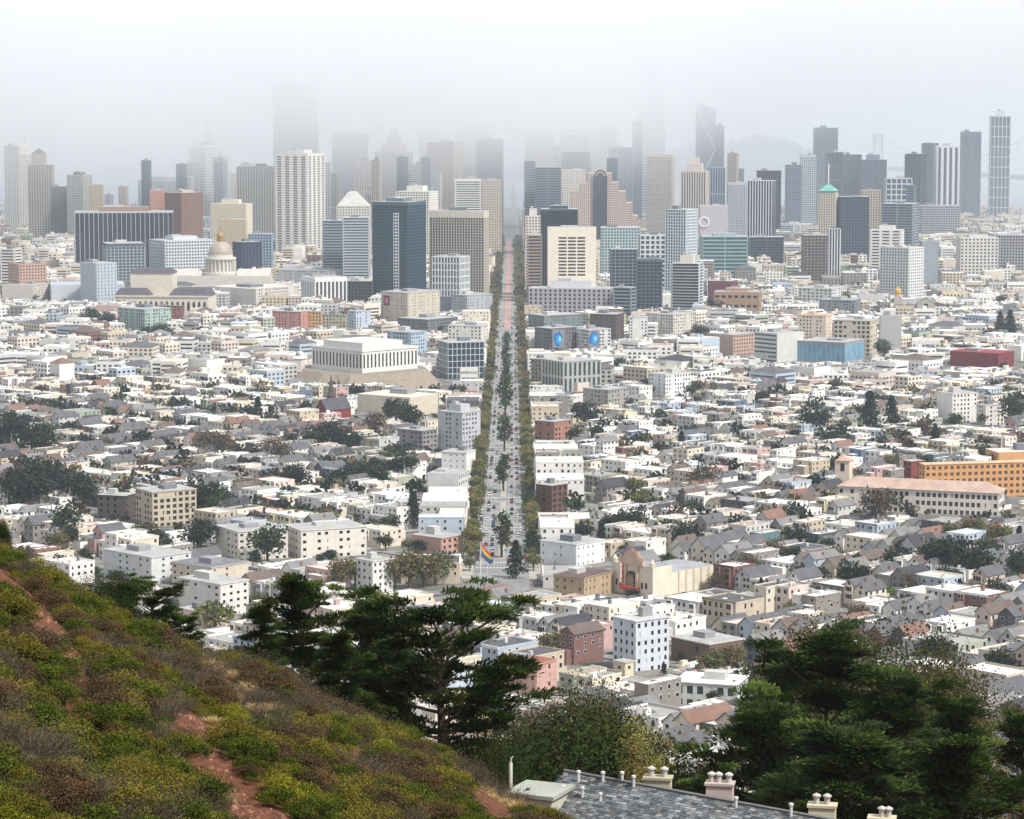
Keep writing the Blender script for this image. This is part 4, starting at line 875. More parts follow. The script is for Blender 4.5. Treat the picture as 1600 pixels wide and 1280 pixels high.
mid('pale yellow tower block with small louvre windows', 961, 976, 990, 1036, 1064, 45, (222, 206, 172), pr=.7, br=.7, name='bell_tower_building')
mid('salmon brick hall with a white roof by the avenue', 643, 690, 722, 842, 866, 40, (206, 156, 134), blank='f', name='shop_building')
mid('white four storey apartments below the avenue trees', 556, 582, 612, 878, 926, 48, (226, 222, 216), bw=3.2, fh=3.2, pr=.6, br=.55)
mid('white apartment terrace with dark window pairs', 440, 470, 570, 830, 872, 66, (226, 218, 204), bw=4, fh=3.3, pr=.55, br=.6)
mid('cream apartment slab right of the garden trees', 330, 372, 446, 832, 876, 60, (218, 210, 196), bw=4, fh=3.3, pr=.55, br=.6)
mid('tan terraced apartments with stepped balconies', 206, 238, 302, 770, 822, 58, (198, 182, 156), (60, 58, 58), bw=3.6, fh=3.2, pr=.4, br=.4)
mid('brown walled apartment block left of the stepped balconies', 150, 196, 208, 776, 812, 20, (96, 84, 80), bw=4, fh=3.2, pr=.6, br=.5)
mid('white long terrace with dark roof lights below the ridge', 150, 236, 292, 872, 912, 45, (214, 214, 212), bw=5, fh=3, pr=.7, br=.6)
mid('cream row apartments above the slope at left', 262, 330, 382, 888, 920, 40, (214, 200, 178), bw=4, fh=3, pr=.65, br=.6, roof=(120, 122, 126))
mid('grey white apartments with peach end near the cypress', 272, 344, 384, 914, 962, 42, (224, 218, 210), bw=4, fh=3, pr=.6, br=.6)
mid('pale pink stucco block beneath the ridge shrubs', 276, 318, 352, 958, 988, 44, (224, 196, 178), bw=4, fh=3.2, pr=.7, br=.6)
mid('yellow house with tall white windows right of the cypress trunk', 722, 727, 768, 1122, 1152, 80, (226, 204, 128), bw=5, fh=6, pr=.75, br=.4, name='house', cat='house', roof=(120, 122, 126))
# ------------------------------------------------------------------ rows of houses
WALLS = [((236, 231, 221), 36, 'white'), ((230, 214, 184), 18, 'cream'), ((198, 195, 189), 13, 'light grey'), ((224, 200, 182), 7, 'peach'),
         ((176, 194, 212), 5, 'pale blue'), ((208, 186, 152), 10, 'tan'), ((226, 208, 156), 2.5, 'yellow'), ((172, 182, 152), 4, 'sage green'),
         ((96, 98, 104), 4, 'dark grey'), ((146, 96, 84), 2, 'brick red'), ((96, 118, 150), 1.5, 'blue'), ((150, 140, 130), 5, 'taupe'), ((208, 160, 150), 3, 'pink'), ((92, 132, 140), 1, 'teal'), ((206, 146, 100), .7, 'orange')]
FLATS = [((228, 226, 220), 40, 'white'), ((206, 196, 180), 24, 'beige'), ((160, 158, 154), 20, 'grey'), ((92, 92, 96), 12, 'dark'), ((186, 152, 132), 5, 'pinkish')]
SLOPES = [((98, 98, 102), 45, 'dark grey'), ((128, 126, 126), 20, 'grey'), ((112, 94, 86), 20, 'brown'), ((140, 100, 84), 8, 'red brown'), ((70, 70, 76), 8, 'black')]
def dull(tab, k=.36):
    out = []
    for c, w, n_ in tab:
        m = sum(c) / 3.0; out.append((tuple(v + (m - v) * k for v in c), w, n_))
    return out
WALLS, FLATS, SLOPES = dull(WALLS), dull(FLATS, .3), dull(SLOPES, .3)
def pick(tab, r):
    t = r.random() * sum(q[1] for q in tab)
    for q in tab:
        t -= q[1]
        if t <= 0: return q
    return tab[0]
def window_on(mb, fr, a, z, w, h, side, W, D, fc, gc):
    for m, e, d, col, k in ((0, .12, .07, fc, P_), (1, 0, .11, gc, G_)):
        if side == 'f': fr.box(mb, a - w / 2 - e, a + w / 2 + e, -d, 0, z - e, z + h + e, col, k, bottom=True)
        elif side == 'r': fr.box(mb, W, W + d, a - w / 2 - e, a + w / 2 + e, z - e, z + h + e, col, k, bottom=True)
        elif side == 'l': fr.box(mb, -d, 0, a - w / 2 - e, a + w / 2 + e, z - e, z + h + e, col, k, bottom=True)
        else: fr.box(mb, a - w / 2 - e, a + w / 2 + e, D, D + d, z - e, z + h + e, col, k, bottom=True)
def qwin(mb, fr, a, z, w, h, side, W, D, gc, d=.06):  # plain pane, for the far rows
    P = fr.p
    if side == 'f': mb.face([P(a - w / 2, -d, z), P(a + w / 2, -d, z), P(a + w / 2, -d, z + h), P(a - w / 2, -d, z + h)], gc, G_)
    elif side == 'r': mb.face([P(W + d, a - w / 2, z), P(W + d, a + w / 2, z), P(W + d, a + w / 2, z + h), P(W + d, a - w / 2, z + h)], gc, G_)
    elif side == 'l': mb.face([P(-d, a - w / 2, z), P(-d, a + w / 2, z), P(-d, a + w / 2, z + h), P(-d, a - w / 2, z + h)], gc, G_)
    else: mb.face([P(a - w / 2, D + d, z), P(a + w / 2, D + d, z), P(a + w / 2, D + d, z + h), P(a - w / 2, D + d, z + h)], gc, G_)
def house(H, sinks, fine):
    """H: dict of one house; sinks(partname) gives the MB its pieces go to"""
    r = random.Random(H['seed']); fr = Fr(H['x'], H['y'], H['ang']); W, D = H['w'], H['d']
    zs = [g(*fr.p(a, b, 0)[:2]) for a in (0, W) for b in (0, D)]
    z0, zb = max(zs) - .4, min(zs) - 1.5; h = H['h']; zt = z0 + h
    wc, rc = L(H['wall'][0]), L(H['roof'][0]); tc = L((240, 238, 232)) if r.random() < .7 else tuple(v * .6 for v in wc)
    wl = sinks('wall'); fr.box(wl, 0, W, 0, D, zb, zt, wc)
    gcs = [L((34, 38, 44)), L((48, 56, 64)), L((28, 30, 34)), L((74, 84, 92))]
    rf = sinks('roof')
    if H['kind'] == 'flat':
        fr.box(rf, .02, W - .02, .02, D - .02, zt - .3, zt + .05, rc, R_)
        pk = sinks('parapet')
        for a0, a1, b0, b1 in ((-.12, W + .12, -.15, .18), (-.12, W + .12, D - .18, D + .1), (-.1, .16, .18, D - .18), (W - .16, W + .1, .18, D - .18)):
            fr.box(pk, a0, a1, b0, b1, zt - .25, zt + .55 + (.25 if b1 < 1 else 0), wc if b1 > 1 else tc, P_, bottom=True)
        for k in range(r.randint(1, 3)):
            ju = sinks('roof_hatch#%d' % k)
            a, b = W * r.uniform(.2, .7), D * r.uniform(.2, .75); s = r.uniform(.6, 1.6); hh = r.uniform(.5, 2.4) if r.random() < .5 else .35
            fr.box(ju, a, a + s, b, b + s * r.uniform(.8, 2), zt, zt + hh, r.choice([wc, L((190, 190, 190)), L((120, 122, 126)), L((226, 226, 226))]), R_)
        if fine:
            vt = sinks('vent_pipe'); c = fr.p(W * r.uniform(.2, .8), D * r.uniform(.3, .9), 0)
            tube(vt, [(c[0], c[1], zt), (c[0], c[1], zt + 1.1)], .12, L((170, 170, 172)), M_, 5)
    elif H['kind'] == 'gable':
        hh = W * .5 * r.uniform(.75, 1.0)
        if H.get('along'): gable(rf, fr, 0, W, 0, D, zt, D * .5 * .7, rc, wc, 'a')
        else: gable(rf, fr, 0, W, 0, D, zt, hh, rc, wc, 'b')
        if fine and not H.get('along'):
            window_on(sinks('attic_window'), fr, W / 2, zt + .4, 1.0, 1.3, 'f', W, D, tc, gcs[0])
        ch = sinks('chimney'); a = W * r.choice((.18, .82)); fr.box(ch, a - .4, a + .4, D * .55, D * .55 + .8, zt - .5, zt + hh * .75 + .6, L((150, 120, 104)), P_)
    else:
        hip(rf, fr, 0, W, 0, D, zt, min(W, D) * .3, rc)
    if H['cat'] == 'house' and r.random() < .6:           # a lower piece at the back
        ex = sinks('rear_extension'); ea, eb, el = W * r.uniform(0, .3), W * r.uniform(.55, 1), r.uniform(2.5, 6); fr.box(ex, ea, eb, D - .1, D + el, zb, z0 + h * r.uniform(.35, .85), wc if r.random() < .7 else tuple(v * .75 for v in wc), P_, rc, R_)
    # street front: bays, windows, door and garage
    nf = max(1, int(round(h / 3.2))); fh = h / nf; nb = 1 if W < 9 else (2 if W < 16 else int(W / 6)); bt = sinks('bay')
    for k in range(nb):
        bc = W * (k + .5) / nb + (W * .16 if nb == 1 and r.random() < .6 else 0); bw = min(2.9, W / nb * .42)
        has = nf > 1 and (fine or D < 60) and r.random() < .75
        for f in range(nf):
            z = z0 + f * fh + fh * .3
            gc = r.choice(gcs)
            if f == 0 and nf > 1:
                if k == 0: 
                    gd = sinks('garage_door'); cx = W * .3; fr.box(gd, cx - 1.2, cx + 1.2, -.05, 0, z0 - .3, z0 + 2.1, r.choice([tc, L((120, 110, 100)), L((206, 204, 200))]), P_)
                    if fine: dd = sinks('door'); fr.box(dd, W * .74 - .5, W * .74 + .5, -.06, 0, z0, z0 + 2.2, L((86, 66, 56)), P_)
                continue
            if has:
                if f == 1:
                    bt.hexa([fr.p(bc - bw / 2 - .5, 0, z0 + fh * 1.02), fr.p(bc - bw / 2, -.9, z0 + fh * 1.02), fr.p(bc + bw / 2, -.9, z0 + fh * 1.02), fr.p(bc + bw / 2 + .5, 0, z0 + fh * 1.02)],
                            [fr.p(bc - bw / 2 - .5, 0, zt - .3), fr.p(bc - bw / 2, -.9, zt - .3), fr.p(bc + bw / 2, -.9, zt - .3), fr.p(bc + bw / 2 + .5, 0, zt - .3)], wc, P_, bottom=True)
                f2 = Fr(*fr.p(0, -.9, 0)[:2], H['ang'])
                for dx in (-.24, .24):
                    (window_on(sinks('window'), f2, bc + bw * dx * 1.0, z, bw * .36, fh * .55, 'f', W, D, tc, gc) if fine else qwin(sinks('window'), f2, bc + bw * dx, z, bw * .36, fh * .55, 'f', W, D, gc))
                other = bc - W / nb * .38
                if other > .8 and nb == 1: (window_on(sinks('window'), fr, other, z, 1.0, fh * .5, 'f', W, D, tc, gc) if fine else qwin(sinks('window'), fr, other, z, 1.0, fh * .5, 'f', W, D, gc))
            else:
                for dx in (-.22, .22):
                    (window_on(sinks('window'), fr, bc + W / nb * dx, z, 1.15, fh * .5, 'f', W, D, tc, gc) if fine else qwin(sinks('window'), fr, bc + W / nb * dx, z, 1.15, fh * .5, 'f', W, D, gc))
    for side in ('r', 'b', 'l'):
        ln = W if side == 'b' else D; n = max(1, int(ln / 3.4))
        for f in range(nf):
            if side != 'b' and f == 0: continue
            for k in range(n):
                if r.random() < (.12 if side == 'b' else .35): continue
                gc = r.choice(gcs); ww, wh = r.uniform(.8, 1.5), fh * r.uniform(.36, .5)
                (window_on(sinks('window'), fr, ln * (k + .5) / n, z0 + f * fh + fh * .32, ww, wh, side, W, D, tc, gc) if fine else qwin(sinks('window'), fr, ln * (k + .5) / n, z0 + f * fh + fh * .32, ww, wh, side, W, D, gc))
    return z0, zt
HOUSES = []; GARDENS = []
def free(x, y, rad=0.0):
    for kx, ky, kr in KEEP:
        if abs(x - kx) < kr + rad and abs(y - ky) < kr + rad: return False
    return True
AVW = 18.8 + 27
ANG_W = R(45) - R(90); ANG_E = R(45) + R(90)        # front to the west: width axis runs south
def new_house(x, y, ang, w, d, kind, h, r, **k):
    c, s = math.cos(ang), math.sin(ang); cx, cy = x + w / 2 * c - d / 2 * s, y + w / 2 * s + d / 2 * c
    if not inframe(cx, cy, 0.19) or not free(cx, cy, 4): return
    H = dict(x=x, y=y, ang=ang, w=w, d=d, kind=kind, h=h, seed=r.randint(0, 10 ** 9), wall=pick(WALLS, r), cx=cx, cy=cy, cat='house')
    px, _ = project(cx, cy, g(cx, cy)); hw = w * .5 / cy * F_PX
    for a, b, yv, Yq in FRONT:
        if a - hw < px < b + hw and Yq - 260 < cy < Yq - 4:
            u, e = ray(px, yv); lim = CAMZ + e * cy - g(cx, cy) - (2.6 if kind == 'flat' else 1 + w * .45)
            if lim < .4: return
            H['h'] = min(H['h'], max(lim, 3.4))
    H['roof'] = pick(FLATS if kind == 'flat' else SLOPES, r); H.update(k); HOUSES.append(H)
def fill_block(n0, n1, e0, e1, r, grand):
    """houses round the block; fronts to west, east, then the ends"""
    for fw in (0, 1):
        n = n0 + .5; hs = r.choice(((6.2, 6.8, 7.4, 9.4), (8.6, 9.4, 9.8, 6.8), (9.2, 10.4, 11.4, 8.0)))
        while n < n1 - 5:
            w = r.choice((6.0, 6.8, 7.2, 7.6, 7.6, 9.0)) if r.random() > .14 else r.uniform(11, 21)
            w = min(w, n1 - n); d = r.uniform(12, 19)
            if w < 5: break
            if fw == 0: x, y = ne(n + w, e0 + 2.0 + r.uniform(0, 1.2)); ang = R(-45)
            else: x, y = ne(n, e1 - 2.0 - r.uniform(0, 1.2)); ang = R(135)
            big = w > 11
            kind = 'flat' if big or r.random() > grand else 'gable'
            h = r.choice((8.4, 9.6, 11.8)) if big else r.choice(hs) * r.uniform(.93, 1.07)
            cx, cy = ne(n + w / 2, (e0 + d / 2) if fw == 0 else (e1 - d / 2))
            if abs(cx - MXC) > AVW + 8 or cy < 1255: new_house(x, y, ang, w, d, kind, h, r)
            n += w + (0.05 if r.random() < .75 else r.uniform(.8, 2.4))
    for _ in range(4):                                    # sheds and cottages in the yards
        n, e = r.uniform(n0 + 3, n1 - 8), r.uniform(e0 + 22, e1 - 30); x, y = ne(n, e); w = r.uniform(3.5, 7)
        if abs(x - MXC) > AVW + 12 or y < 1240: new_house(x, y, R(-45), w, r.uniform(3.5, 8), r.choice(('flat', 'gable', 'flat')), r.uniform(2.8, 5.5), r)
    GARDENS.append((n0, n1, e0 + 18, e1 - 18))
def gable_zone(x, y):
    px, py = project(x, y, g(x, y) + 5)
    v = .13
    if px > 1150 and py > 830: v = .7
    if px < 560 and 640 < py < 780: v = .5
    if 1100 < px and 760 < py < 830: v = .4
    return v
for ke in range(-2, 52):
    for kn in range(-2, 30):
        e0, e1 = E0 + ke * EP + SW / 2, E0 + (ke + 1) * EP - SW / 2; n0, n1 = N0 + kn * NP + SW / 2, N0 + (kn + 1) * NP - SW / 2
        x, y = ne((n0 + n1) / 2, (e0 + e1) / 2)
        if y > 2480 or y < 560 or abs(x) > .2 * y + 130: continue
        fill_block(n0, n1, e0, e1, random.Random(ke * 100 + kn), gable_zone(x, y))
# shops and flats with their fronts to the avenue
ra = random.Random(5)
for sgn in (-1, 1):
    y = 1300.0 if sgn > 0 else 1330.0
    while y < 3250:
        w = ra.choice((7.5, 9, 12, 15, 22, 30)) * ra.uniform(.85, 1.15)
        if not any(abs(y + w / 2 - c) < 11 for c in CROSS):
            h = ra.choice((5.5, 7.5, 9.5, 11.5, 14, 17)) * (1.0 if y < 2300 else 1.3); d = ra.uniform(13, 30)
            if sgn < 0: new_house(MXC - 19.0, y, R(90), w, d, 'flat', h, ra, cat='building')
            else: new_house(MXC + 19.0, y + w, R(-90), w, d, 'flat', h, ra, cat='building')
            if HOUSES and HOUSES[-1]['y'] in (y, y + w): HOUSES[-1]['avenue'] = True
            y += w + (.05 if ra.random() < .7 else ra.uniform(2, 14))
        else: y += 6
# larger, lower-detail quarters beyond
rf_ = random.Random(11)
y = 2440.0
while y < 6200:
    step = 25 + (y - 2440) * .006; x = -.19 * y
    while x < .19 * y:
        w, d = rf_.uniform(11, 32), rf_.uniform(14, 26); X, Y = x + rf_.uniform(0, 6), y + rf_.uniform(-6, 6)
        if abs(X + w / 2 - MXC) > 22 + w / 2 and free(X + w / 2, Y + d / 2, 6):
            ang = 0 if X > 0 else R(-9)
            if Y < 3300: ang = R(-45) if rf_.random() < .5 else R(-8)
            h = rf_.choice((7, 9, 11, 13, 16, 20)) if Y < 3800 else rf_.choice((10, 14, 18, 24, 32))
            if X > 250 and Y < 4300: h *= .7
            new_house(X, Y, ang, w, d, 'flat' if rf_.random() > .08 else 'hip', h, rf_, cat='far', wall=pick(WALLS[:8] + WALLS[9:10] + WALLS[11:13], rf_))
        x += w + rf_.uniform(1, 9)
    y += step
def hidden(px, py):                                     # behind the near slope or the near trees
    if py > float(np.interp(px, [p[0] for p in RIDGE], [p[1] for p in RIDGE])) - 18: return True
    for x0, x1, y0 in ((372, 780, 945), (790, 1000, 1095), (1150, 1480, 1010), (1480, 1600, 1130)):
        if x0 < px < x1 and py > y0: return True
    return False
vis = []
for H in HOUSES:
    H['px'], H['py'] = project(H['cx'], H['cy'], g(H['cx'], H['cy']) + H['h'])
    if -10 < H['px'] < 1610 and not hidden(H['px'], H['py']) and H['cat'] != 'far': vis.append(H)
vis.sort(key=lambda H: H['cy'])
near = [H for H in vis if H['cat'] == 'house'][:300] + [H for H in vis if H['cat'] == 'building'][:70]
ids = {id(H) for H in near}
LAND = [('the theatre', 1040, 900), ('the rainbow flag', 752, 870), ('the pink corner house', 825, 1055), ('the orange school', 1520, 745), ('the tiled school', 1450, 780), ('the near cypress', 690, 960),
        ('the big right cypress', 1300, 990), ('the red church', 530, 625), ('the mint', 565, 560), ('the supermarket sign', 733, 590), ('the stepped balconies', 260, 790), ('the white slab towers', 1515, 640), ('the yellow house', 745, 1135), ('the brown brick block', 1110, 1020)]
def words(n):
    ones = 'zero first second third fourth fifth sixth seventh eighth ninth tenth eleventh twelfth thirteenth fourteenth fifteenth sixteenth seventeenth eighteenth nineteenth'.split()
    tens = {2: 'twent', 3: 'thirt', 4: 'fort', 5: 'fift', 6: 'sixt', 7: 'sevent', 8: 'eight', 9: 'ninet'}
    if n < 20: return ones[n]
    if n >= 100: return 'hundredth' if n == 100 else 'hundred-and-' + words(n - 100)
    return tens[n // 10] + ('ieth' if n % 10 == 0 else 'y-' + ones[n % 10])
NUM = ['', 'second ', 'third ', 'fourth ', 'fifth ', 'sixth ', 'seventh ', 'eighth ', 'ninth ', 'tenth ', 'eleventh ', 'twelfth ', 'thirteenth ', 'fourteenth ', 'fifteenth ', 'sixteenth ']
STY = {1: 'one-storey', 2: 'two-storey', 3: 'three-storey', 4: 'four-storey', 5: 'five-storey'}
USED = {}
def where(px, py):
    n, lx, ly = min(LAND, key=lambda q: (q[1] - px) ** 2 + (1.6 * (q[2] - py)) ** 2)
    dx, dy = px - lx, (py - ly) * 1.6
    s = ('right of ' if dx > 0 else 'left of ') if abs(dx) > abs(dy) else ('below ' if dy > 0 else 'above ')
    return s + n
def unique(head, tail):
    k = (head, tail); USED[k] = USED.get(k, 0) + 1; i = USED[k]
    if i == 1: return '%s %s' % (head, tail)
    return '%s %s, %s nearest' % (head, tail, words(i))
for H in near:
    ht = 'flat roof' if H['kind'] == 'flat' else 'gable roof'
    nf = max(1, int(round(H['h'] / 3.2)))
    if H['cat'] == 'house':
        lab = unique('%s %s house, %s %s,' % (H['wall'][2], STY.get(nf, 'tall'), H['roof'][2], ht), where(H['px'], H['py'])); nm, ct, gr = ('row_house' if H['kind'] == 'flat' else 'gabled_house'), 'house', 'houses on the hillside streets'
    else:
        lab = unique('%s %s building on the avenue\'s %s,' % (H['wall'][2], STY.get(nf, 'tall'), 'left' if H['cx'] < 0 else 'right'), where(H['px'], H['py'])); nm, ct, gr = 'avenue_building', 'building', 'buildings lining the avenue'
    H['label'] = lab
    o = thing(nm, lab, ct, (H['cx'], H['cy'], g(H['cx'], H['cy'])), gr)
    S = {}
    def sk(n_):
        if n_ not in S: S[n_] = MB()
        return S[n_]
    house(H, sk, H['cy'] < 1500)
    close = H['cy'] < 1010 and H['cat'] == 'house'
    for n_, mb in S.items():
        if n_ == 'window' and mb.f:
            if close:                                    # each window its own object: a frame box and a pane box, 6 + 6 faces
                nfc = len(mb.f); i = 0
                while i < nfc:
                    sub = MB(); lo = min(min(f) for f in mb.f[i:i + 12]); hi_ = max(max(f) for f in mb.f[i:i + 12]) + 1
                    sub.v = mb.v[lo:hi_]; sub.f = [tuple(q - lo for q in f) for f in mb.f[i:i + 12]]; sub.m = mb.m[i:i + 12]; sub.c = mb.c[i:i + 12]
                    part('window', sub, o); i += 12
            else: part('window_panes', mb, o, 'stuff')
        else: part(n_.split('#')[0], mb, o)
for c in list(bpy.data.objects):                        # what stands on a roof moves with the roof
    if c.parent and c.name.split('.')[0] in ('roof_hatch', 'vent_pipe', 'chimney') and c.parent.name.split('.')[0] in ('row_house', 'gabled_house', 'avenue_building'):
        rp = [k for k in c.parent.children if k.name.split('.')[0] == 'roof']
        if rp: c.parent = rp[0]
far_mb = {}
for H in HOUSES:
    if id(H) in ids: continue
    key = 'far_houses' if H['cat'] != 'far' else 'far_blocks'
    mb = far_mb.setdefault(key, MB())
    if H['cat'] == 'far':
        fr = Fr(H['x'], H['y'], H['ang']); z0 = g(H['cx'], H['cy']) - 1.5; zt = z0 + H['h'] + 1.5; wc = L(H['wall'][0]); W, D = H['w'], H['d']
        fr.box(mb, 0, W, 0, D, z0, zt, wc, P_, L(H['roof'][0]), R_)
        r = random.Random(H['seed']); gc = L(r.choice([(60, 66, 74), (84, 92, 100), (48, 50, 54)]))
        if H['kind'] == 'hip': hip(mb, fr, 0, W, 0, D, zt, 4, L(pick(SLOPES, r)[0]))
        else:
            for k in range(r.randint(1, 4)):
                a, b = W * r.uniform(.1, .7), D * r.uniform(.1, .7); s = r.uniform(1.5, 5); fr.box(mb, a, a + s, b, b + s, zt, zt + r.uniform(1, 3.5), r.choice([wc, L((200, 200, 200)), L((130, 132, 136))]), P_)
        nf = max(1, int(H['h'] / 3.6)); stl = r.random()
        if stl < .85:
            for side in 'frl':
                ln = W if side == 'f' else D
                n = max(1, int(ln / (4.0 if H['y'] < 4000 else 6.0)))
                for f in range(nf):
                    z = z0 + 2.5 + f * 3.6
                    if stl < .25: qwin(mb, fr, ln / 2, z, ln * .86, 1.5, side, W, D, gc)
                    else:
                        for k in range(n): qwin(mb, fr, ln * (k + .5) / n, z, ln / n * .5, 1.8, side, W, D, gc)
    else: house(H, lambda n_: mb, False)
tag(far_mb['far_houses'].build('far_houses'), 'dense rows of pale small houses filling the middle distance', None, None, 'stuff')
tag(far_mb['far_blocks'].build('far_blocks'), 'crowd of low pale city blocks before the towers', None, None, 'stuff')
print('HOUSES', len(HOUSES), 'near', len(near), 'faces', sum(len(m.f) for m in far_mb.values()), 'cy last', near[299]['cy'] if len(near) > 299 else None)
# ------------------------------------------------------------------ town trees
def leaf_quads(mb, c, d, n_, size, col, asp=.6, m=L_):
    """one leaf-clump face at c, pointing along d, lying across normal n_"""
    d = d.normalized(); s = d.cross(n_)
    if s.length < 1e-4: s = d.orthogonal()
    s = s.normalized() * size * asp * .5; e = d * size
    mb.face([tuple(c), tuple(c + e * .5 + s), tuple(c + e), tuple(c + e * .5 - s)], col, m)
def rv(r):
    while True:
        v = Vector((r.uniform(-1, 1), r.uniform(-1, 1), r.uniform(-1, 1)))
        if .05 < v.length < 1: return v.normalized()
def crown_mesh(seed, h, w, cols, lobes, leaves, size, shape='round', base=.3):
    r = random.Random(seed); mb = MB(); per = leaves // lobes
    for k in range(lobes):
        if shape == 'round':
            v = rv(r) * r.uniform(.35, .8); c = Vector((v.x * w / 2, v.y * w / 2, h * (base + (1 - base) * (.5 + v.z * .46)))); rad = w * r.uniform(.17, .27)
        elif shape == 'column':
            f = (k + .5) / lobes; a = r.uniform(0, 6.28); q = math.sin(math.pi * (.12 + .8 * f)) * w * .24
            c = Vector((math.cos(a) * q, math.sin(a) * q, h * (base + (1 - base) * f))); rad = w * r.uniform(.22, .32)
        else:                                          # conifer: tiers narrowing upward
            f = (k + .5) / lobes; a = k * 2.4 + r.uniform(-.4, .4); q = (1 - f) * w * .36 + .1
            c = Vector((math.cos(a) * q, math.sin(a) * q, h * (base + (1 - base) * f * .97))); rad = w * (.1 + .2 * (1 - f))
        lc = cols[k % len(cols)]; lc = [v * r.uniform(.8, 1.2) for v in L(lc)]
        for _ in range(per):
            n_ = rv(r); n_.z = abs(n_.z) * .9 + n_.z * .1 if r.random() < .7 else n_.z
            p = c + n_ * rad * r.uniform(.55, 1.08) * (1.0 if shape != 'cone' else .9)
            if shape == 'cone': p.z = c.z + (p.z - c.z) * .55
            t = r.uniform(.75, 1.25); leaf_quads(mb, p, rv(r) * .8 + n_ * .5, n_, size * r.uniform(.7, 1.3), [v * t for v in lc], .8)
    return mb
def trunk_mesh(seed, h, rad, limbs=4, spread=.25):
    r = random.Random(seed); mb = MB(); bc = L((88, 76, 66))
    tube(mb, [(0, 0, -1.0), (r.uniform(-.1, .1), 0, h * .3), (r.uniform(-.2, .2), r.uniform(-.2, .2), h * .6)], [rad * 1.2, rad, rad * .6], bc, B_, 7)
    for k in range(limbs):
        a = 6.28 * k / limbs + r.uniform(-.5, .5); z = h * r.uniform(.28, .42)
        tube(mb, [(0, 0, z), (math.cos(a) * h * spread * .5, math.sin(a) * h * spread * .5, z + h * .16), (math.cos(a) * h * spread, math.sin(a) * h * spread, z + h * .36)], [rad * .55, rad * .4, rad * .15], bc, B_, 5)
    return mb
GREEN = [(62, 74, 52), (72, 84, 54), (52, 64, 48)]; OLIVE = [(108, 108, 68), (92, 98, 60), (122, 112, 74)]; DARK = [(48, 58, 48), (40, 52, 44), (58, 66, 52)]
BROWN = [(98, 84, 74), (84, 76, 64), (108, 92, 74)]; BRIGHT = [(112, 124, 62), (128, 132, 66), (96, 112, 58)]; YELL = [(190, 160, 60), (200, 172, 80), (150, 140, 66)]
AVEN = [(126, 122, 74), (110, 114, 68), (98, 104, 62), (144, 130, 82)]
def proto(mb, name):
    o = mb.build(name); COL.objects.unlink(o); return o.data
TREES = {}
def mk(kind, h, w, cols, lobes, leaves, size, shape, base, rad=.3):
    TREES[kind] = [(proto(crown_mesh(hash(kind) % 1000 * 0 + 17 * i + len(kind), h, w, cols, lobes, leaves, size, shape, base), 'crown'), proto(trunk_mesh(i + 3, h, rad), 'trunk'), h, w) for i in range(2)]
mk('green', 9, 9, GREEN, 16, 1100, .75, 'round', .22); mk('olive', 8, 8.5, OLIVE, 15, 1000, .7, 'round', .22)
mk('dark', 10, 10, DARK, 18, 1200, .8, 'round', .15); mk('brown', 9, 10.5, BROWN, 18, 1100, .6, 'round', .18)
mk('bright', 6, 7, BRIGHT, 12, 800, .6, 'round', .15); mk('yellow', 5, 6, YELL, 10, 700, .5, 'round', .15)
mk('conifer', 16, 8.5, DARK, 26, 1500, .9, 'cone', .08); mk('avenue', 10, 9, AVEN, 16, 1300, .7, 'round', .18); mk('column', 10, 4.6, [(74, 84, 54), (86, 94, 58), (62, 74, 48)], 12, 900, .6, 'column', .3)
ADJ = {'green': 'rounded mid green', 'olive': 'olive brown', 'dark': 'dense dark green', 'brown': 'sparse brownish', 'bright': 'bright leafy green', 'yellow': 'yellow flowering', 'conifer': 'tall dark conical', 'avenue': 'dull olive', 'column': 'slim upright green'}
NTREE = [0]
def tree(kind, x, y, s, r, label, cat, group, name, wide=1.0, zoff=0.0):
    cm, tm, h, w = TREES[kind][r.randint(0, 1)]; z = g(x, y) + zoff
    o = thing(name, label, cat, (x, y, z), group); o.rotation_euler.z = r.uniform(0, 6.28); o.scale = (s * wide, s * wide, s)
    for nm, me in (('crown', cm), ('trunk', tm)):
        c = bpy.data.objects.new(nm, me); COL.objects.link(c); c.parent = o
    NTREE[0] += 1; return o
rt = random.Random(21)
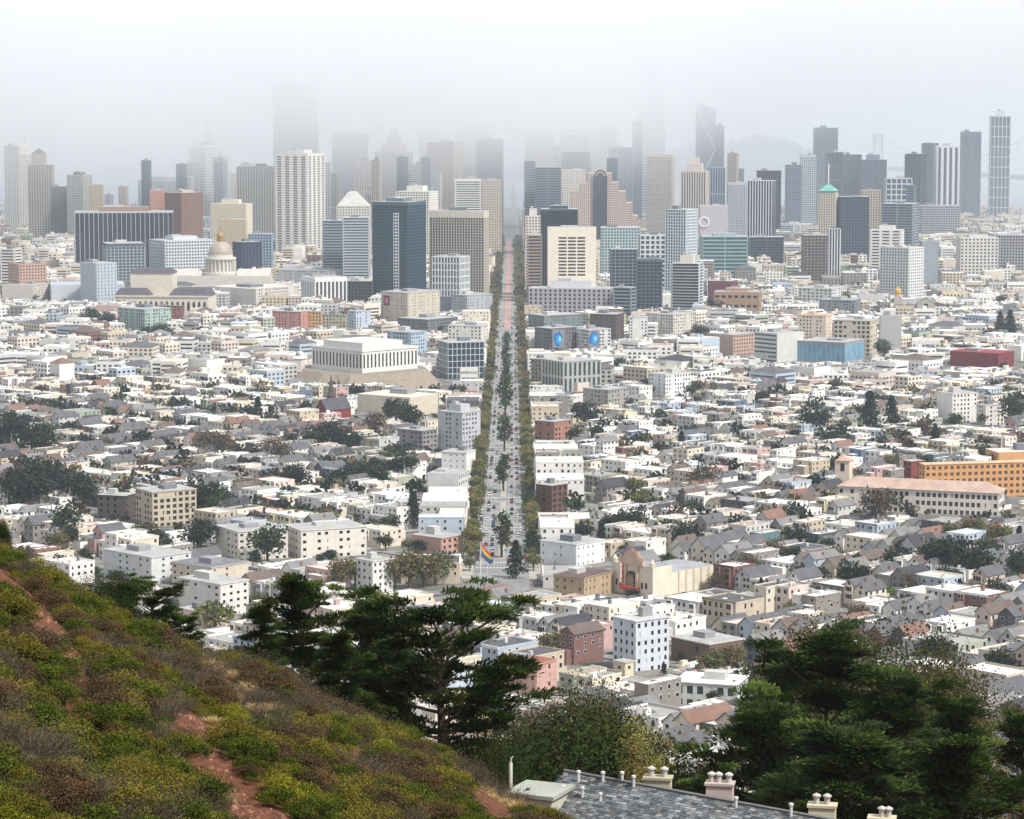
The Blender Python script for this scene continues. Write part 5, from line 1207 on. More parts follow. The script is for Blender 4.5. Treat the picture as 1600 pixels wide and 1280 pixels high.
HAND = [('conifer', 1358, 684, 62), ('conifer', 1392, 675, 46), ('conifer', 1461, 703, 30), ('conifer', 646, 826, 44), ('conifer', 403, 664, 34), ('conifer', 1065, 716, 30), ('conifer', 806, 904, 44),
        ('dark', 915, 674, 36), ('dark', 1275, 682, 40), ('dark', 1296, 708, 34), ('brown', 1100, 781, 40), ('brown', 1368, 826, 46), ('dark', 310, 868, 44), ('green', 418, 880, 46), ('green', 104, 856, 46), ('dark', 985, 838, 36),
        ('dark', 1074, 868, 38), ('bright', 1002, 800, 20), ('olive', 990, 782, 22), ('dark', 620, 668, 40), ('dark', 640, 676, 36), ('brown', 584, 690, 32), ('dark', 490, 712, 36), ('dark', 520, 708, 40), ('dark', 545, 712, 34),
        ('brown', 430, 735, 36), ('brown', 345, 730, 40), ('brown', 320, 722, 34), ('dark', 464, 768, 32), ('dark', 540, 772, 36), ('dark', 570, 770, 34), ('green', 592, 768, 28), ('dark', 634, 748, 34), ('green', 612, 742, 30),
        ('dark', 330, 812, 52), ('dark', 300, 806, 50), ('green', 350, 818, 40), ('olive', 375, 790, 30), ('olive', 395, 792, 28), ('dark', 40, 802, 62), ('dark', 75, 796, 66), ('dark', 105, 792, 50), ('green', 130, 800, 44), ('brown', 15, 795, 50), ('dark', 60, 770, 50),
        ('dark', 20, 700, 44), ('dark', 50, 712, 46), ('green', 70, 716, 40), ('dark', 0, 690, 40), ('green', 240, 860, 24), ('dark', 1470, 908, 52), ('dark', 1500, 912, 56), ('dark', 1525, 916, 44), ('brown', 1445, 690, 20), ('green', 1580, 668, 34), ('dark', 1490, 676, 20),
        ('dark', 1180, 608, 26), ('green', 1200, 605, 26), ('dark', 1000, 592, 24), ('dark', 968, 592, 24), ('dark', 1120, 498, 26), ('dark', 1130, 504, 22), ('dark', 140, 518, 30), ('dark', 168, 514, 20), ('dark', 255, 540, 28), ('dark', 232, 536, 20), ('dark', 75, 560, 24), ('dark', 28, 572, 24),
        ('conifer', 1562, 528, 34), ('conifer', 1578, 528, 36), ('green', 1380, 560, 22), ('dark', 1090, 545, 30), ('yellow', 1412, 646, 12), ('yellow', 1568, 1100, 26), ('olive', 640, 920, 40), ('olive', 662, 918, 38), ('olive', 618, 922, 36), ('green', 690, 905, 28), ('olive', 680, 914, 34),
        ('olive', 535, 922, 30), ('olive', 555, 916, 26), ('olive', 1110, 1060, 26), ('olive', 1145, 1058, 28), ('bright', 742, 1092, 30), ('olive', 770, 1010, 24), ('dark', 815, 985, 34), ('olive', 860, 1030, 22), ('green', 1250, 930, 26), ('dark', 1330, 905, 24), ('green', 1395, 905, 26), ('dark', 1265, 1040, 30),
        ('dark', 1460, 1048, 36), ('olive', 1480, 860, 30), ('olive', 1520, 856, 32), ('olive', 1560, 866, 32), ('dark', 1415, 880, 24), ('green', 1545, 878, 26), ('bright', 336, 990, 32), ('green', 395, 990, 20)]
def hpx(kind, px, py, hp):
    x, y = hit(px, py); return x, y, (hp / F_PX * y + 5) / TREES[kind][0][2]
for kind, px, py, hp in HAND:
    x, y, s = hpx(kind, px, py, hp); KEEPT = (x, y)
    tree(kind, x, y, s, rt, unique(ADJ[kind] + ' tree', where(px, py - hp / 2)), 'tree', 'trees among the houses', 'garden_tree')
GT, FT = [], []
for n0, n1, e0, e1 in GARDENS:
    r = random.Random(int(n0 * 7 + e0)); x, y = ne((n0 + n1) / 2, (e0 + e1) / 2); px, py = project(x, y, g(x, y))
    k = 10 + (12 if px < 600 and 640 < py < 860 else 0) + (4 if px > 1100 and py > 780 else 0)
    for _ in range(k):
        x, y = ne(r.uniform(n0, n1), r.uniform(e0 - 3, e1 + 3))
        if inframe(x, y, .185) and abs(x - MXC) > 48 and free(x, y, -3): GT.append((x, y, r))
    for _ in range(6):
        x, y = ne(r.uniform(n0, n1), e0 - 18 - SW / 2 + 2.6)
        if inframe(x, y, .185) and abs(x - MXC) > 28: GT.append((x, y, r))
for _ in range(420):
    y = rt.uniform(2450, 4600); x = rt.uniform(-.18, .18) * y
    if abs(x - MXC) > 26 and free(x, y, 2): FT.append((x, y, rt))
GT.sort(key=lambda q: q[1]); ind = 0
far_t = MB(); FC = {k: (crown_mesh(5, 9, 9.5, c, 8, 90, 2.1, 'round', .1)) for k, c in (('green', GREEN), ('olive', OLIVE), ('dark', DARK), ('brown', BROWN), ('avenue', AVEN))}
def far_tree(kind, x, y, s, a):
    p = FC[kind]; i = len(far_t.v); c, q = math.cos(a) * s, math.sin(a) * s; z = g(x, y)
    far_t.v.extend([(x + v[0] * c - v[1] * q, y + v[0] * q + v[1] * c, z + v[2] * s) for v in p.v])
    far_t.f.extend([tuple(k + i for k in f) for f in p.f]); far_t.m.extend(p.m); far_t.c.extend(p.c)
KN = ('green', 'dark', 'dark', 'olive', 'brown', 'green', 'bright', 'dark', 'conifer')
for x, y, r in GT + FT:
    px, py = project(x, y, g(x, y) + 6); s = r.uniform(.75, 1.45)
    if any(a < px < b and Yq - 200 < y < Yq for a, b, yv, Yq in FRONT): s *= .6
    kind = r.choice(KN)
    if ind < 175 and y < 1700 and 0 < px < 1600 and not hidden(px, py):
        if kind == 'conifer': s *= .6
        tree(kind, x, y, s, r, unique(ADJ[kind] + ' tree', where(px, py)), 'tree', 'trees among the houses', 'garden_tree'); ind += 1
    else: far_tree(kind if kind in FC else 'dark', x, y, s, r.uniform(0, 6.28))
# trees along the avenue
cnt = {}
for sgn, sd_ in ((-1, 'left'), (1, 'right')):
    y = 1372.0; k = 0
    while y < 5200:
        if not any(abs(y - c) < 9 for c in CROSS):
            x = MXC + sgn * 15.2 + rt.uniform(-.5, .5); s = rt.choice((.62, .8, .95, 1.05, 1.2)) * rt.uniform(.9, 1.1)
            if y < 2350:
                k += 1; kd = rt.choice(('avenue', 'avenue', 'avenue', 'olive', 'olive', 'bright', 'green')); tree(kd, x, y, s, rt, '%s street tree on the %s pavement, %s from the rainbow flag' % (ADJ[kd], sd_, words(k)), 'street tree', 'trees lining the avenue', 'street_tree')
            else: far_tree(rt.choice(('avenue', 'avenue', 'olive', 'green')), x, y, s * (.95 if y < 3500 else 1.2), rt.uniform(0, 6.28))
        y += rt.choice((7, 9, 11, 16)) if y < 2350 else rt.uniform(9, 14)
for k, (px, py, hp) in enumerate(((781, 872, 64), (785, 768, 54), (789, 706, 52), (791, 652, 56), (793, 612, 42), (794, 580, 36), (795, 552, 30))):
    _, y = hit(px, py); tree('column', MXC, y, hp / F_PX * y / 10 * 1.05, rt, 'slim upright tree on the middle island, %s from the rainbow flag' % words(k + 1), 'street tree', 'trees on the middle islands', 'median_tree')
tag(far_t.build('far_trees'), 'scattered dark tree crowns among the distant houses', None, None, 'stuff')
print('TREES', NTREE[0], 'far faces', len(far_t.f))

# ------------------------------------------------------------------ cars on the avenue
def car_mesh(col, part_=None):
    mb = MB(); fr = Fr(0, 0, 0); c = L(col)
    if part_ in (None, 'body'):
        for z0, z1, y0, y1, y2, y3 in ((.3, .85, -2.2, 2.2, -2.15, 2.1),):
            mb.hexa([(-.88, y0, z0), (.88, y0, z0), (.88, y1, z0), (-.88, y1, z0)], [(-.85, y2, z1), (.85, y2, z1), (.85, y3, z1), (-.85, y3, z1)], c, M_, bottom=True)
        mb.hexa([(-.74, -1.5, 1.42), (.74, -1.5, 1.42), (.74, .6, 1.42), (-.74, .6, 1.42)], [(-.7, -1.4, 1.5), (.7, -1.4, 1.5), (.7, .5, 1.5), (-.7, .5, 1.5)], c, M_)
    if part_ in (None, 'glasshouse'):
        mb.hexa([(-.83, -1.95, .85), (.83, -1.95, .85), (.83, 1.3, .85), (-.83, 1.3, .85)], [(-.74, -1.5, 1.42), (.74, -1.5, 1.42), (.74, .6, 1.42), (-.74, .6, 1.42)], L((40, 44, 50)), G_)
    if part_ in (None, 'wheels', 'wheel'):
        for sx in (-.84, .84):
            for sy in (-1.35, 1.4):
                pts = [(sx, sy + .33 * math.cos(a), .33 + .33 * math.sin(a)) for a in [6.2832 * k / 8 for k in range(8)]]
                mb.hexa([(p[0] - .1, p[1], p[2]) for p in pts], [(p[0] + .1, p[1], p[2]) for p in pts], L((34, 34, 36)), R_, bottom=True)
                if part_ == 'wheel': return mb
    return mb
CARC = [('white', (226, 226, 224)), ('silver', (172, 176, 180)), ('dark grey', (70, 72, 78)), ('black', (36, 38, 42)), ('blue', (60, 84, 120)), ('red', (150, 48, 44)), ('pale grey', (200, 202, 204))]
whole = {n_: proto(car_mesh(c), 'car') for n_, c in CARC}; bodies = {n_: proto(car_mesh(c, 'body'), 'body') for n_, c in CARC}
gh = proto(car_mesh((0, 0, 0), 'glasshouse'), 'glasshouse'); wheel = proto(car_mesh((0, 0, 0), 'wheel'), 'wheel')
rc = random.Random(9); LANES = [(-11.6, 'kerb lane on the left', 1), (-8, 'outer left lane', 1), (-4.8, 'inner left lane', 1), (4.8, 'inner right lane', 0), (8, 'outer right lane', 0), (11.6, 'kerb lane on the right', 0)]
nc = 0
for lx, ln_, rev in LANES:
    y = 1400 + rc.uniform(0, 20); k = 0
    while y < 3300:
        n_, c = rc.choice(CARC); k += 1; nc += 1
        sl = (g(0, y + 2) - g(0, y - 2)) / 4
        lab = '%s car in the %s, %s from the rainbow flag' % (n_, ln_, words(k)); z = g(0, y) + .11; x = MXC + lx + rc.uniform(-.25, .25)
        if y < 1850:
            o = thing('car', lab, 'car', (x, y, z), 'cars on the avenue')
            for nm, me in (('body', bodies[n_]), ('glasshouse', gh)):
                q = bpy.data.objects.new(nm, me); COL.objects.link(q); q.parent = o
            for sx in (0, 1.68):
                for sy in (0, 2.75):
                    q = bpy.data.objects.new('wheel', wheel); COL.objects.link(q); q.parent = o; q.location = (sx, sy, 0)
        else:
            o = bpy.data.objects.new('car', whole[n_]); COL.objects.link(o); o.location = (x, y, z); tag(o, lab, 'car', 'cars on the avenue')
        o.rotation_euler = (math.atan(sl), 0, math.pi if rev else 0)
        y += rc.uniform(6.5, 50) * (1 if abs(lx) < 11 else .55) * (1 + (y - 1400) / 1700)
for i in range(70):                                     # parked along the near side streets
    kk = rc.randint(-2, 14); e_ = E0 + kk * EP + rc.choice((-4.4, 4.4)); n_0 = rc.uniform(0, 1500); x, y = ne(n_0, e_)
    px, py = project(x, y, g(x, y))
    if not (0 < px < 1600 and 690 < y < 1420) or hidden(px, py) or abs(x - MXC) < 30 and y > 1250: continue
    n_, c = rc.choice(CARC); o = thing('parked_car', unique(n_ + ' parked car', where(px, py)), 'car', (x, y, g(x, y) + .12), 'cars parked on side streets'); nc += 1
    for nm, me in (('body', bodies[n_]), ('glasshouse', gh)):
        q = bpy.data.objects.new(nm, me); COL.objects.link(q); q.parent = o
    for sx in (0, 1.68):
        for sy in (0, 2.75):
            q = bpy.data.objects.new('wheel', wheel); COL.objects.link(q); q.parent = o; q.location = (sx, sy, 0)
    o.rotation_euler.z = R(45)
print('CARS', nc)
# rainbow flag on its tall pole
X, Y = hit(751, 902); zb = g(X, Y); o = thing('flagpole', 'tall white flagpole with a hanging rainbow flag at the avenue start', 'flagpole', (X, Y, zb))
zt = at(751, 846, Y)[1]; q = MB(); tube(q, [(X, Y, zb - .5), (X, Y, zt)], [.22, .12], L((220, 220, 220)), M_, 8); part('pole', q, o)
q = MB(); BOW = [(206, 46, 48), (226, 130, 40), (232, 206, 60), (60, 140, 72), (44, 92, 176), (104, 60, 140)]
fl = zt - .6; fw, fhh = 5.2, 8.6; nn = 12
def fp(i, f):                                          # cloth: hangs from the pole and swings out to the right, in folds
    return (X + .25 + fw * f * (.35 + .5 * f), Y - .3 + .5 * math.sin(5 * f + i * .5), fl - fhh * i / 6 * (.55 + .1 * f) - fw * f * .95)
for i in range(6):
    for k in range(nn): q.face([fp(i, k / nn), fp(i, (k + 1) / nn), fp(i + 1, (k + 1) / nn), fp(i + 1, k / nn)], L(BOW[i]), P_)
part('flag', q, o)
# ------------------------------------------------------------------ near slope: shrubs, grass, stones
rs = random.Random(31)
def shrub(kind, seed):
    r = random.Random(seed); mb = MB()
    if kind in ('green', 'olive', 'brown', 'lime'):
        cols = {'green': [(76, 90, 28), (96, 104, 33), (58, 70, 26)], 'olive': [(108, 102, 38), (124, 114, 45), (88, 86, 34)], 'brown': [(86, 72, 50), (102, 80, 54), (76, 64, 46)], 'lime': [(122, 122, 34), (138, 134, 40), (104, 110, 32)]}[kind]
        for k in range(11):
            v = rv(r); c = Vector((v.x * .34, v.y * .34, .16 + abs(v.z) * .24)); rad = r.uniform(.13, .22); lc = L(cols[k % 3])
            for _ in range(330):
                n_ = rv(r); n_.z = abs(n_.z) * .8 + .1; p = c + n_ * rad * r.uniform(.5, 1.1); t = r.uniform(.6, 1.4)
                leaf_quads(mb, p, n_ + rv(r) * .9, n_, r.uniform(.016, .036), [v * t for v in lc], .8)
    elif kind == 'twig':
        for _ in range(900):
            a = r.uniform(0, 6.28); q = r.random() ** .5 * .36; b = Vector((math.cos(a) * q * .6, math.sin(a) * q * .6, 0)); d = Vector((math.cos(a) * q * 1.3 + r.uniform(-.15, .15), math.sin(a) * q * 1.3 + r.uniform(-.15, .15), r.uniform(.25, .6)))
            t = r.uniform(.6, 1.3); col = [v * t for v in L(r.choice([(104, 92, 80), (122, 108, 94), (86, 76, 66), (92, 86, 60)]))]
            leaf_quads(mb, b + d * r.uniform(0, .5), d + rv(r) * .12, rv(r), r.uniform(.12, .26), col, .035); leaf_quads(mb, b + d * r.uniform(.4, 1), d + rv(r) * .5, rv(r), r.uniform(.015, .035), [v * .9 for v in col], .6)
    else:                                              # straw or tuft grass
        cols = {'straw': [(196, 168, 118), (180, 148, 100), (206, 182, 136)], 'tuft': [(150, 146, 104), (172, 164, 122), (118, 118, 76)]}[kind]
        for _ in range(420):
            a = r.uniform(0, 6.28); q = r.random() ** .5; b = Vector((math.cos(a) * q * .16, math.sin(a) * q * .16, 0)); out = Vector((math.cos(a), math.sin(a), 0)) * q * r.uniform(.3, .75)
            h = r.uniform(.25, .5); t = r.uniform(.65, 1.25); col = [v * t for v in L(r.choice(cols))]; w = .006
            p0, p1, p2 = b, b + out * .4 * .5 + Vector((0, 0, h * .65)), b + out * .55 + Vector((0, 0, h * r.uniform(.7, 1)))
            sd_ = Vector((-math.sin(a), math.cos(a), 0)) * w
            mb.face([tuple(p0 - sd_), tuple(p0 + sd_), tuple(p1 + sd_), tuple(p1 - sd_)], col, L_); mb.face([tuple(p1 - sd_), tuple(p1 + sd_), tuple(p2)], col, L_)
    return mb
SK = ['green', 'green', 'olive', 'brown', 'lime', 'twig', 'twig', 'straw']
shc = bpy.data.collections.new('shrub_kinds')
for i, k in enumerate(SK):
    ob = shrub(k, 40 + i).build('%02d_shrub' % i); COL.objects.unlink(ob); shc.objects.link(ob)
def poly_xy(pts): return [hill_hit(*p) for p in pts]
def dist_poly(x, y, P):
    best = 1e9
    for (ax, ay), (bx, by) in zip(P[:-1], P[1:]):
        dx, dy = bx - ax, by - ay; t = max(0, min(1, ((x - ax) * dx + (y - ay) * dy) / (dx * dx + dy * dy + 1e-9))); best = min(best, math.hypot(x - ax - dx * t, y - ay - dy * t))
    return best
PXP = [([(-40, 888), (0, 915), (30, 935), (66, 968), (98, 1012), (118, 1052), (134, 1085)], 20), ([(286, 1118), (312, 1150), (330, 1195), (352, 1232), (392, 1262), (450, 1310)], 21), ([(325, 1140), (390, 1146)], 7), ([(94, 1124), (116, 1142), (150, 1160)], 10), ([(738, 1256), (800, 1290)], 13), ([(552, 1180), (576, 1192)], 8), ([(74, 1086), (84, 1094)], 6)]
PXS = [([(160, 946), (188, 966), (218, 986)], 11), ([(262, 998), (292, 1022), (312, 1046), (352, 1076), (412, 1112), (424, 1128)], 13), ([(280, 1116), (330, 1128), (350, 1122)], 6), ([(716, 1215), (800, 1256), (890, 1290)], 12), ([(420, 1035), (470, 1062)], 6)]
PATHS = [(poly_xy([(-40, 900), (20, 925), (62, 968), (100, 1022), (122, 1072)]), .34), (poly_xy([(292, 1128), (318, 1168), (334, 1210), (376, 1252), (440, 1300)]), .34), (poly_xy([(90, 1128), (120, 1142)]), .2),
         (poly_xy([(735, 1262), (790, 1285)]), .5), (poly_xy([(555, 1180), (572, 1192)]), .22), (poly_xy([(60, 1072), (84, 1092)]), .12)]
STRAW = [(poly_xy([(160, 950), (185, 968), (215, 985)]), .32), (poly_xy([(262, 1000), (292, 1024), (330, 1060), (372, 1090), (410, 1118)]), .3), (poly_xy([(270, 1114), (300, 1128), (330, 1140), (400, 1150)]), .22), (poly_xy([(700, 1215), (800, 1262), (880, 1290)]), .5), (poly_xy([(390, 1030), (470, 1070)]), .25)]
def hn(x, y, s, o=0.0): return .5 + .25 * (math.sin(x * s + 1.3 * math.sin(y * s * .8 + o)) + math.sin(y * s * .45 + 1.7 * math.sin(x * s * .6 + o * 2)))
pts, idx, scl, rot = [], [], [], []
def try_pt(x, y, dens):
    u = x / max(y, 22); px, py = project(x, y, g(x, y))
    if px < -160 or px > 990 or py > 1420: return
    _, pt = project(x, y, g(x, y) + .28)                # the shrub's body would stand before the bare soil
    for P, w in PXP:
        if min(dist_poly(px, q, P) for q in (py, (py + pt) / 2, pt)) < w * rs.uniform(.8, 1.15): return
    st = any(min(dist_poly(px, q, P) for q in (py, pt)) < w * rs.uniform(.6, 1.4) for P, w in PXS)
    if st: k = 7 if rs.random() < .85 else 5
    else:
        a, b = hn(x, y, .95), hn(x, y, .7, 2.2)
        if rs.random() < .25: k = rs.choice((0, 2, 5, 3))
        elif a > .66: k = rs.choice((0, 1, 2, 4)) if b > .5 else rs.choice((0, 2, 2, 1))
        elif a > .42: k = rs.choice((2, 2, 1, 3, 5)) if b > .5 else rs.choice((5, 6, 2, 3))
        else: k = rs.choice((5, 6, 5, 3)) if b > .45 else rs.choice((2, 3, 0))
    pts.append((x, y, g(x, y) + float(wob(x, y)) - .04)); idx.append(k); s = rs.choice((.4, .5, .6, .75, 1.05)) * rs.uniform(.85, 1.15) * (1.0 if k != 7 else .7)
    scl.append(s * (1 + max(0, y - 45) * .004)); rot.append(rs.uniform(0, 6.28))
y = 19.0
while y < 150:
    sp_ = .25 + y * .0018; x = -.26 * y - 2
    while x < .05 * y + 2:
        try_pt(x + rs.uniform(-.2, .2), y + rs.uniform(-.2, .2), 1); x += sp_ * rs.uniform(.8, 1.2)
    y += sp_
me = bpy.data.meshes.new('shrub_cover'); me.from_pydata(pts, [], [])
for nm, ty, dat, pr in (('idx', 'INT', idx, 'value'), ('scl', 'FLOAT', scl, 'value'), ('rot', 'FLOAT', rot, 'value')):
    at_ = me.attributes.new(nm, ty, 'POINT'); at_.data.foreach_set(pr, dat)
so = bpy.data.objects.new('shrub_cover', me); COL.objects.link(so); tag(so, 'low scrub of green, olive and brown bushes on the near slope', None, None, 'stuff')
ng = bpy.data.node_groups.new('scatter', 'GeometryNodeTree'); ng.interface.new_socket('Geometry', in_out='INPUT', socket_type='NodeSocketGeometry'); ng.interface.new_socket('Geometry', in_out='OUTPUT', socket_type='NodeSocketGeometry')
N, K = ng.nodes, ng.links
gi, go = N.new('NodeGroupInput'), N.new('NodeGroupOutput'); ip = N.new('GeometryNodeInstanceOnPoints'); ci = N.new('GeometryNodeCollectionInfo'); ci.inputs[0].default_value = shc; ci.inputs[1].default_value = True; ci.inputs[2].default_value = True
def na(nm, ty):
    q = N.new('GeometryNodeInputNamedAttribute'); q.data_type = ty; q.inputs[0].default_value = nm; return q.outputs[0]
cx_ = N.new('ShaderNodeCombineXYZ'); K.new(na('rot', 'FLOAT'), cx_.inputs[2])
K.new(gi.outputs[0], ip.inputs['Points']); K.new(ci.outputs[0], ip.inputs['Instance']); ip.inputs['Pick Instance'].default_value = True
K.new(na('idx', 'INT'), ip.inputs['Instance Index']); K.new(na('scl', 'FLOAT'), ip.inputs['Scale']); K.new(cx_.outputs[0], ip.inputs['Rotation']); K.new(ip.outputs[0], go.inputs[0])
so.modifiers.new('scatter', 'NODES').node_group = ng
print('SHRUBS', len(pts))
# pale grass tufts one can count
TUF = [(190, 1225, 74, 'broad pale grass tuft low on the slope'), (338, 1262, 78, 'broad pale grass tuft at the bottom edge'), (42, 1232, 42, 'small pale tuft near the bottom left corner'), (28, 1180, 70, 'grey dry bush at the left edge of the slope'),
       (275, 1130, 56, 'dry grey brown bush above the lower path'), (300, 1215, 46, 'dry tuft left of the lower red path'), (18, 1278, 60, 'pale tuft in the bottom left corner')]
tm = proto(shrub('tuft', 77), 'blades'); tw_ = proto(shrub('twig', 78), 'blades')
for px, py, wp, lab in TUF:
    x, y = hill_hit(px, py); o = thing('grass_tuft', lab, 'grass tuft', (x, y, g(x, y) + float(wob(x, y)) - .03), 'tufts on the near slope'); s = wp / F_PX * y / .75; o.scale = (s, s, s)
    q = bpy.data.objects.new('blades', tw_ if 'bush' in lab else tm); COL.objects.link(q); q.parent = o
# loose stones on the red soil
b = MB()
for P, w in PATHS[:4]:
    w = w * 1.6
    for _ in range(420):
        i = rs.randrange(len(P) - 1); t = rs.random(); x = P[i][0] + (P[i + 1][0] - P[i][0]) * t + rs.gauss(0, w * .6); y = P[i][1] + (P[i + 1][1] - P[i][1]) * t + rs.gauss(0, w * .6); z = g(x, y) + float(wob(x, y)); s = rs.uniform(.012, .05) * (1 if rs.random() < .93 else 2.4)
        tq = rs.uniform(.6, 1.35)
        ring = [(x + s * rs.uniform(.6, 1.2) * math.cos(a), y + s * rs.uniform(.6, 1.2) * math.sin(a), z - .01) for a in (0, 1.26, 2.5, 3.77, 5.03)]
        b.hexa(ring, [((p[0] + x) / 2, (p[1] + y) / 2, z + s * .7) for p in ring], [v * tq for v in L((150, 108, 88))], S_)
tag(b.build('soil_stones'), 'loose reddish stones scattered on the bare paths', None, None, 'stuff')
for px, py, wp, lab in ((590, 1106, 26, 'long pale boulder on the ridge line'), (618, 1122, 20, 'pale boulder lower on the ridge line'), (545, 1092, 14, 'small pale boulder high on the ridge line'), (78, 1085, 16, 'orange stone beside the shrubs at left')):
    x, y = hill_hit(px, py + 14); z = g(x, y) + float(wob(x, y)); s = wp / F_PX * y; q = MB(); prev = None; r = random.Random(px)
    rings = []
    for f, k in ((0, 1.0), (.3, 1.05), (.6, .8), (.85, .4)): rings.append([(x + s * k * r.uniform(.8, 1.15) * math.cos(a), y + .6 * s * k * math.sin(a), z - .05 + s * .55 * f) for a in [6.283 * j / 9 for j in range(9)]])
    for a_, b_ in zip(rings[:-1], rings[1:]): q.hexa(a_, b_, L((186, 150, 120)), S_)
    tag(q.build('boulder'), lab, 'boulder', 'boulders on the ridge')

# ------------------------------------------------------------------ near trees
def cypress(seed, H, Wd, nl, pads, leaves, dense, cols, low=.22, lean=0.0):
    r = random.Random(seed); cr, tr = MB(), MB(); bc = L((104, 92, 80))
    tp = [(0, 0, -1.5)]; 
    for k in range(1, 7): tp.append((lean * H * (k / 6) ** 1.5 + r.uniform(-.12, .12), r.uniform(-.12, .12), H * .95 * k / 6))
    tube(tr, tp, [.34, .3, .26, .22, .17, .11, .05], bc, B_, 9)
    for i in range(nl):
        f = low + (1 - low) * (i + .5) / nl; a = i * 2.399 + r.uniform(-.5, .5)
        prof = (.14 + .86 * (1 - f) ** .72) * (1.0 if i % 3 else .7) if dense else (1.0 if f > .45 else .75) * math.sin(math.pi * (.2 + .68 * (1 - f))) ** .6
        ln = Wd / 2 * prof * (r.uniform(.4, 1.3) if dense else r.uniform(.65, 1.12)); j = f * (.99 if dense else .88) * 6; k0 = min(5, int(j)); t = j - k0
        b0 = Vector(tp[k0]).lerp(Vector(tp[k0 + 1]), t); up = r.uniform(.1, .42) + (.35 if f > .8 else 0)
        d = Vector((math.cos(a), math.sin(a), up)); pp = [b0]
        for q in range(1, 6): pp.append(b0 + d * ln * q / 5 + Vector((r.uniform(-.12, .12), r.uniform(-.12, .12), .05 * ln * (q / 5) ** 2 * (1 if q > 2 else -1))))
        tube(tr, [tuple(p) for p in pp], [.11, .09, .07, .05, .035, .015], bc, B_, 5)
        for q in range(pads):
            s_ = r.uniform(.42, 1.06) if dense else r.uniform(.45, 1.04); ii = min(4, int(s_ * 5)); c = pp[ii].lerp(pp[ii + 1], min(1, s_ * 5 - ii)) + Vector((r.uniform(-.5, .5), r.uniform(-.5, .5), r.uniform(-.05, .3)))
            rad = r.uniform(.5, 1.25) * (Wd / 13) ** .5; lc = L(r.choice(cols)); axis = Vector((math.cos(a), math.sin(a), .28)).normalized()
            for _ in range(leaves):
                v = rv(r) * r.random() ** .4; p = c + Vector((v.x * rad, v.y * rad, v.z * rad * .16 + .1 * rad - .1 * rad * (v.x * v.x + v.y * v.y))); t2 = r.uniform(.7, 1.3)
                leaf_quads(cr, p, axis + rv(r) * .5 + Vector((v.x, v.y, .3)) * .8, Vector((0, 0, 1)) + rv(r) * .35, r.uniform(.2, .45), [x * t2 for x in lc], .34)
    return cr, tr
CYC = [(54, 70, 27), (66, 82, 31), (46, 60, 24), (84, 98, 38), (58, 74, 29)]
def near_proto(args): c, t = cypress(*args); return [proto(c, 'crown'), proto(t, 'trunk')]
NP_ = {'open': near_proto((3, 13, 11, 46, 9, 120, False, CYC, .42, .03)), 'dense': near_proto((4, 23, 18, 74, 9, 130, True, CYC, .12)), 'tall': near_proto((8, 20, 11, 52, 8, 110, True, CYC, .12)), 'clump': near_proto((14, 14, 13.5, 44, 10, 130, True, CYC, .2))}
def big_broad(seed, h, w, cols, lobes, leaves, size, base=.2):
    return [proto(crown_mesh(seed, h, w, cols, lobes, leaves, size, 'round', base), 'crown'), proto(trunk_mesh(seed, h, .22, 7, .3), 'trunk')]
NP_['gum'] = big_broad(2, 19, 11, [(84, 80, 44), (100, 90, 50), (72, 72, 40)], 64, 52000, .115, .42)
NP_['bush'] = big_broad(6, 13, 12, [(48, 62, 26), (62, 76, 30), (42, 54, 24)], 64, 52000, .17, .08)
NP_['pine'] = big_broad(9, 17, 8, [(66, 62, 44), (56, 58, 40), (78, 70, 48)], 40, 24000, .14, .3)
NP_['thin'] = big_broad(12, 16, 4.2, [(160, 144, 80), (138, 132, 76)], 26, 5200, .12, .4)
HS = {'open': 13, 'dense': 23, 'tall': 20, 'clump': 14, 'gum': 19, 'bush': 13, 'pine': 17, 'thin': 16}
def near_tree(kind, px, py_top, Y, s, label, rot=0.0, wide=1.0, nm='cypress_tree', cat='tree'):
    """stands on the slope at distance Y under that pixel column; its height follows from where its top shows"""
    u, e = ray(px, py_top); x = u * Y; zg = g(x, Y); zt = CAMZ + e * Y; h = zt - zg
    o = thing(nm, label, cat, (x, Y, zg - .2), 'trees below the viewpoint'); k = h / HS[kind]; o.scale = (k * s, k * s, k); o.rotation_euler.z = rot
    for n_, m_ in zip(('crown', 'trunk'), NP_[kind]):
        q = bpy.data.objects.new(n_, m_); COL.objects.link(q); q.parent = o
    return o
near_tree('open', 690, 930, 165, 1.0, 'open spreading cypress with a bare leaning trunk on the ridge', 2.2)
near_tree('clump', 470, 902, 160, .9, 'broad dark cypress left of the open spreading one', .6)
near_tree('clump', 566, 942, 172, .85, 'dark cypress between the broad one and the open one', 3.9)
near_tree('clump', 410, 940, 150, .62, 'smaller dark cypress at the left end of the clump', 2.0)
near_tree('clump', 600, 1000, 175, .7, 'low cypress filling the gap beside the leaning trunk', 4.4)
near_tree('clump', 530, 985, 148, .8, 'dark undergrowth cypress at the foot of the clump', 1.4)
near_tree('bush', 752, 1140, 165, .8, 'dark green bush right of the leaning trunk', 1.0, nm='bush', cat='bush')
near_tree('open', 235, 905, 140, .9, 'low wind-bent cypress behind the upper ridge', 1.1)
near_tree('open', 285, 955, 135, .8, 'small wind-bent cypress further down the ridge', 3.0)
near_tree('bush', 170, 885, 140, .8, 'green bush behind the ridge at upper left', .3, nm='bush', cat='bush')
near_tree('bush', 2, 800, 120, .35, 'tip of a bush rising at the left edge', 1.6, nm='bush', cat='bush')
near_tree('dense', 1290, 978, 205, 1.0, 'huge dark cypress filling the lower right', .4)
near_tree('dense', 1395, 1040, 200, 1.0, 'dark cypress joined right of the huge one', 2.9)
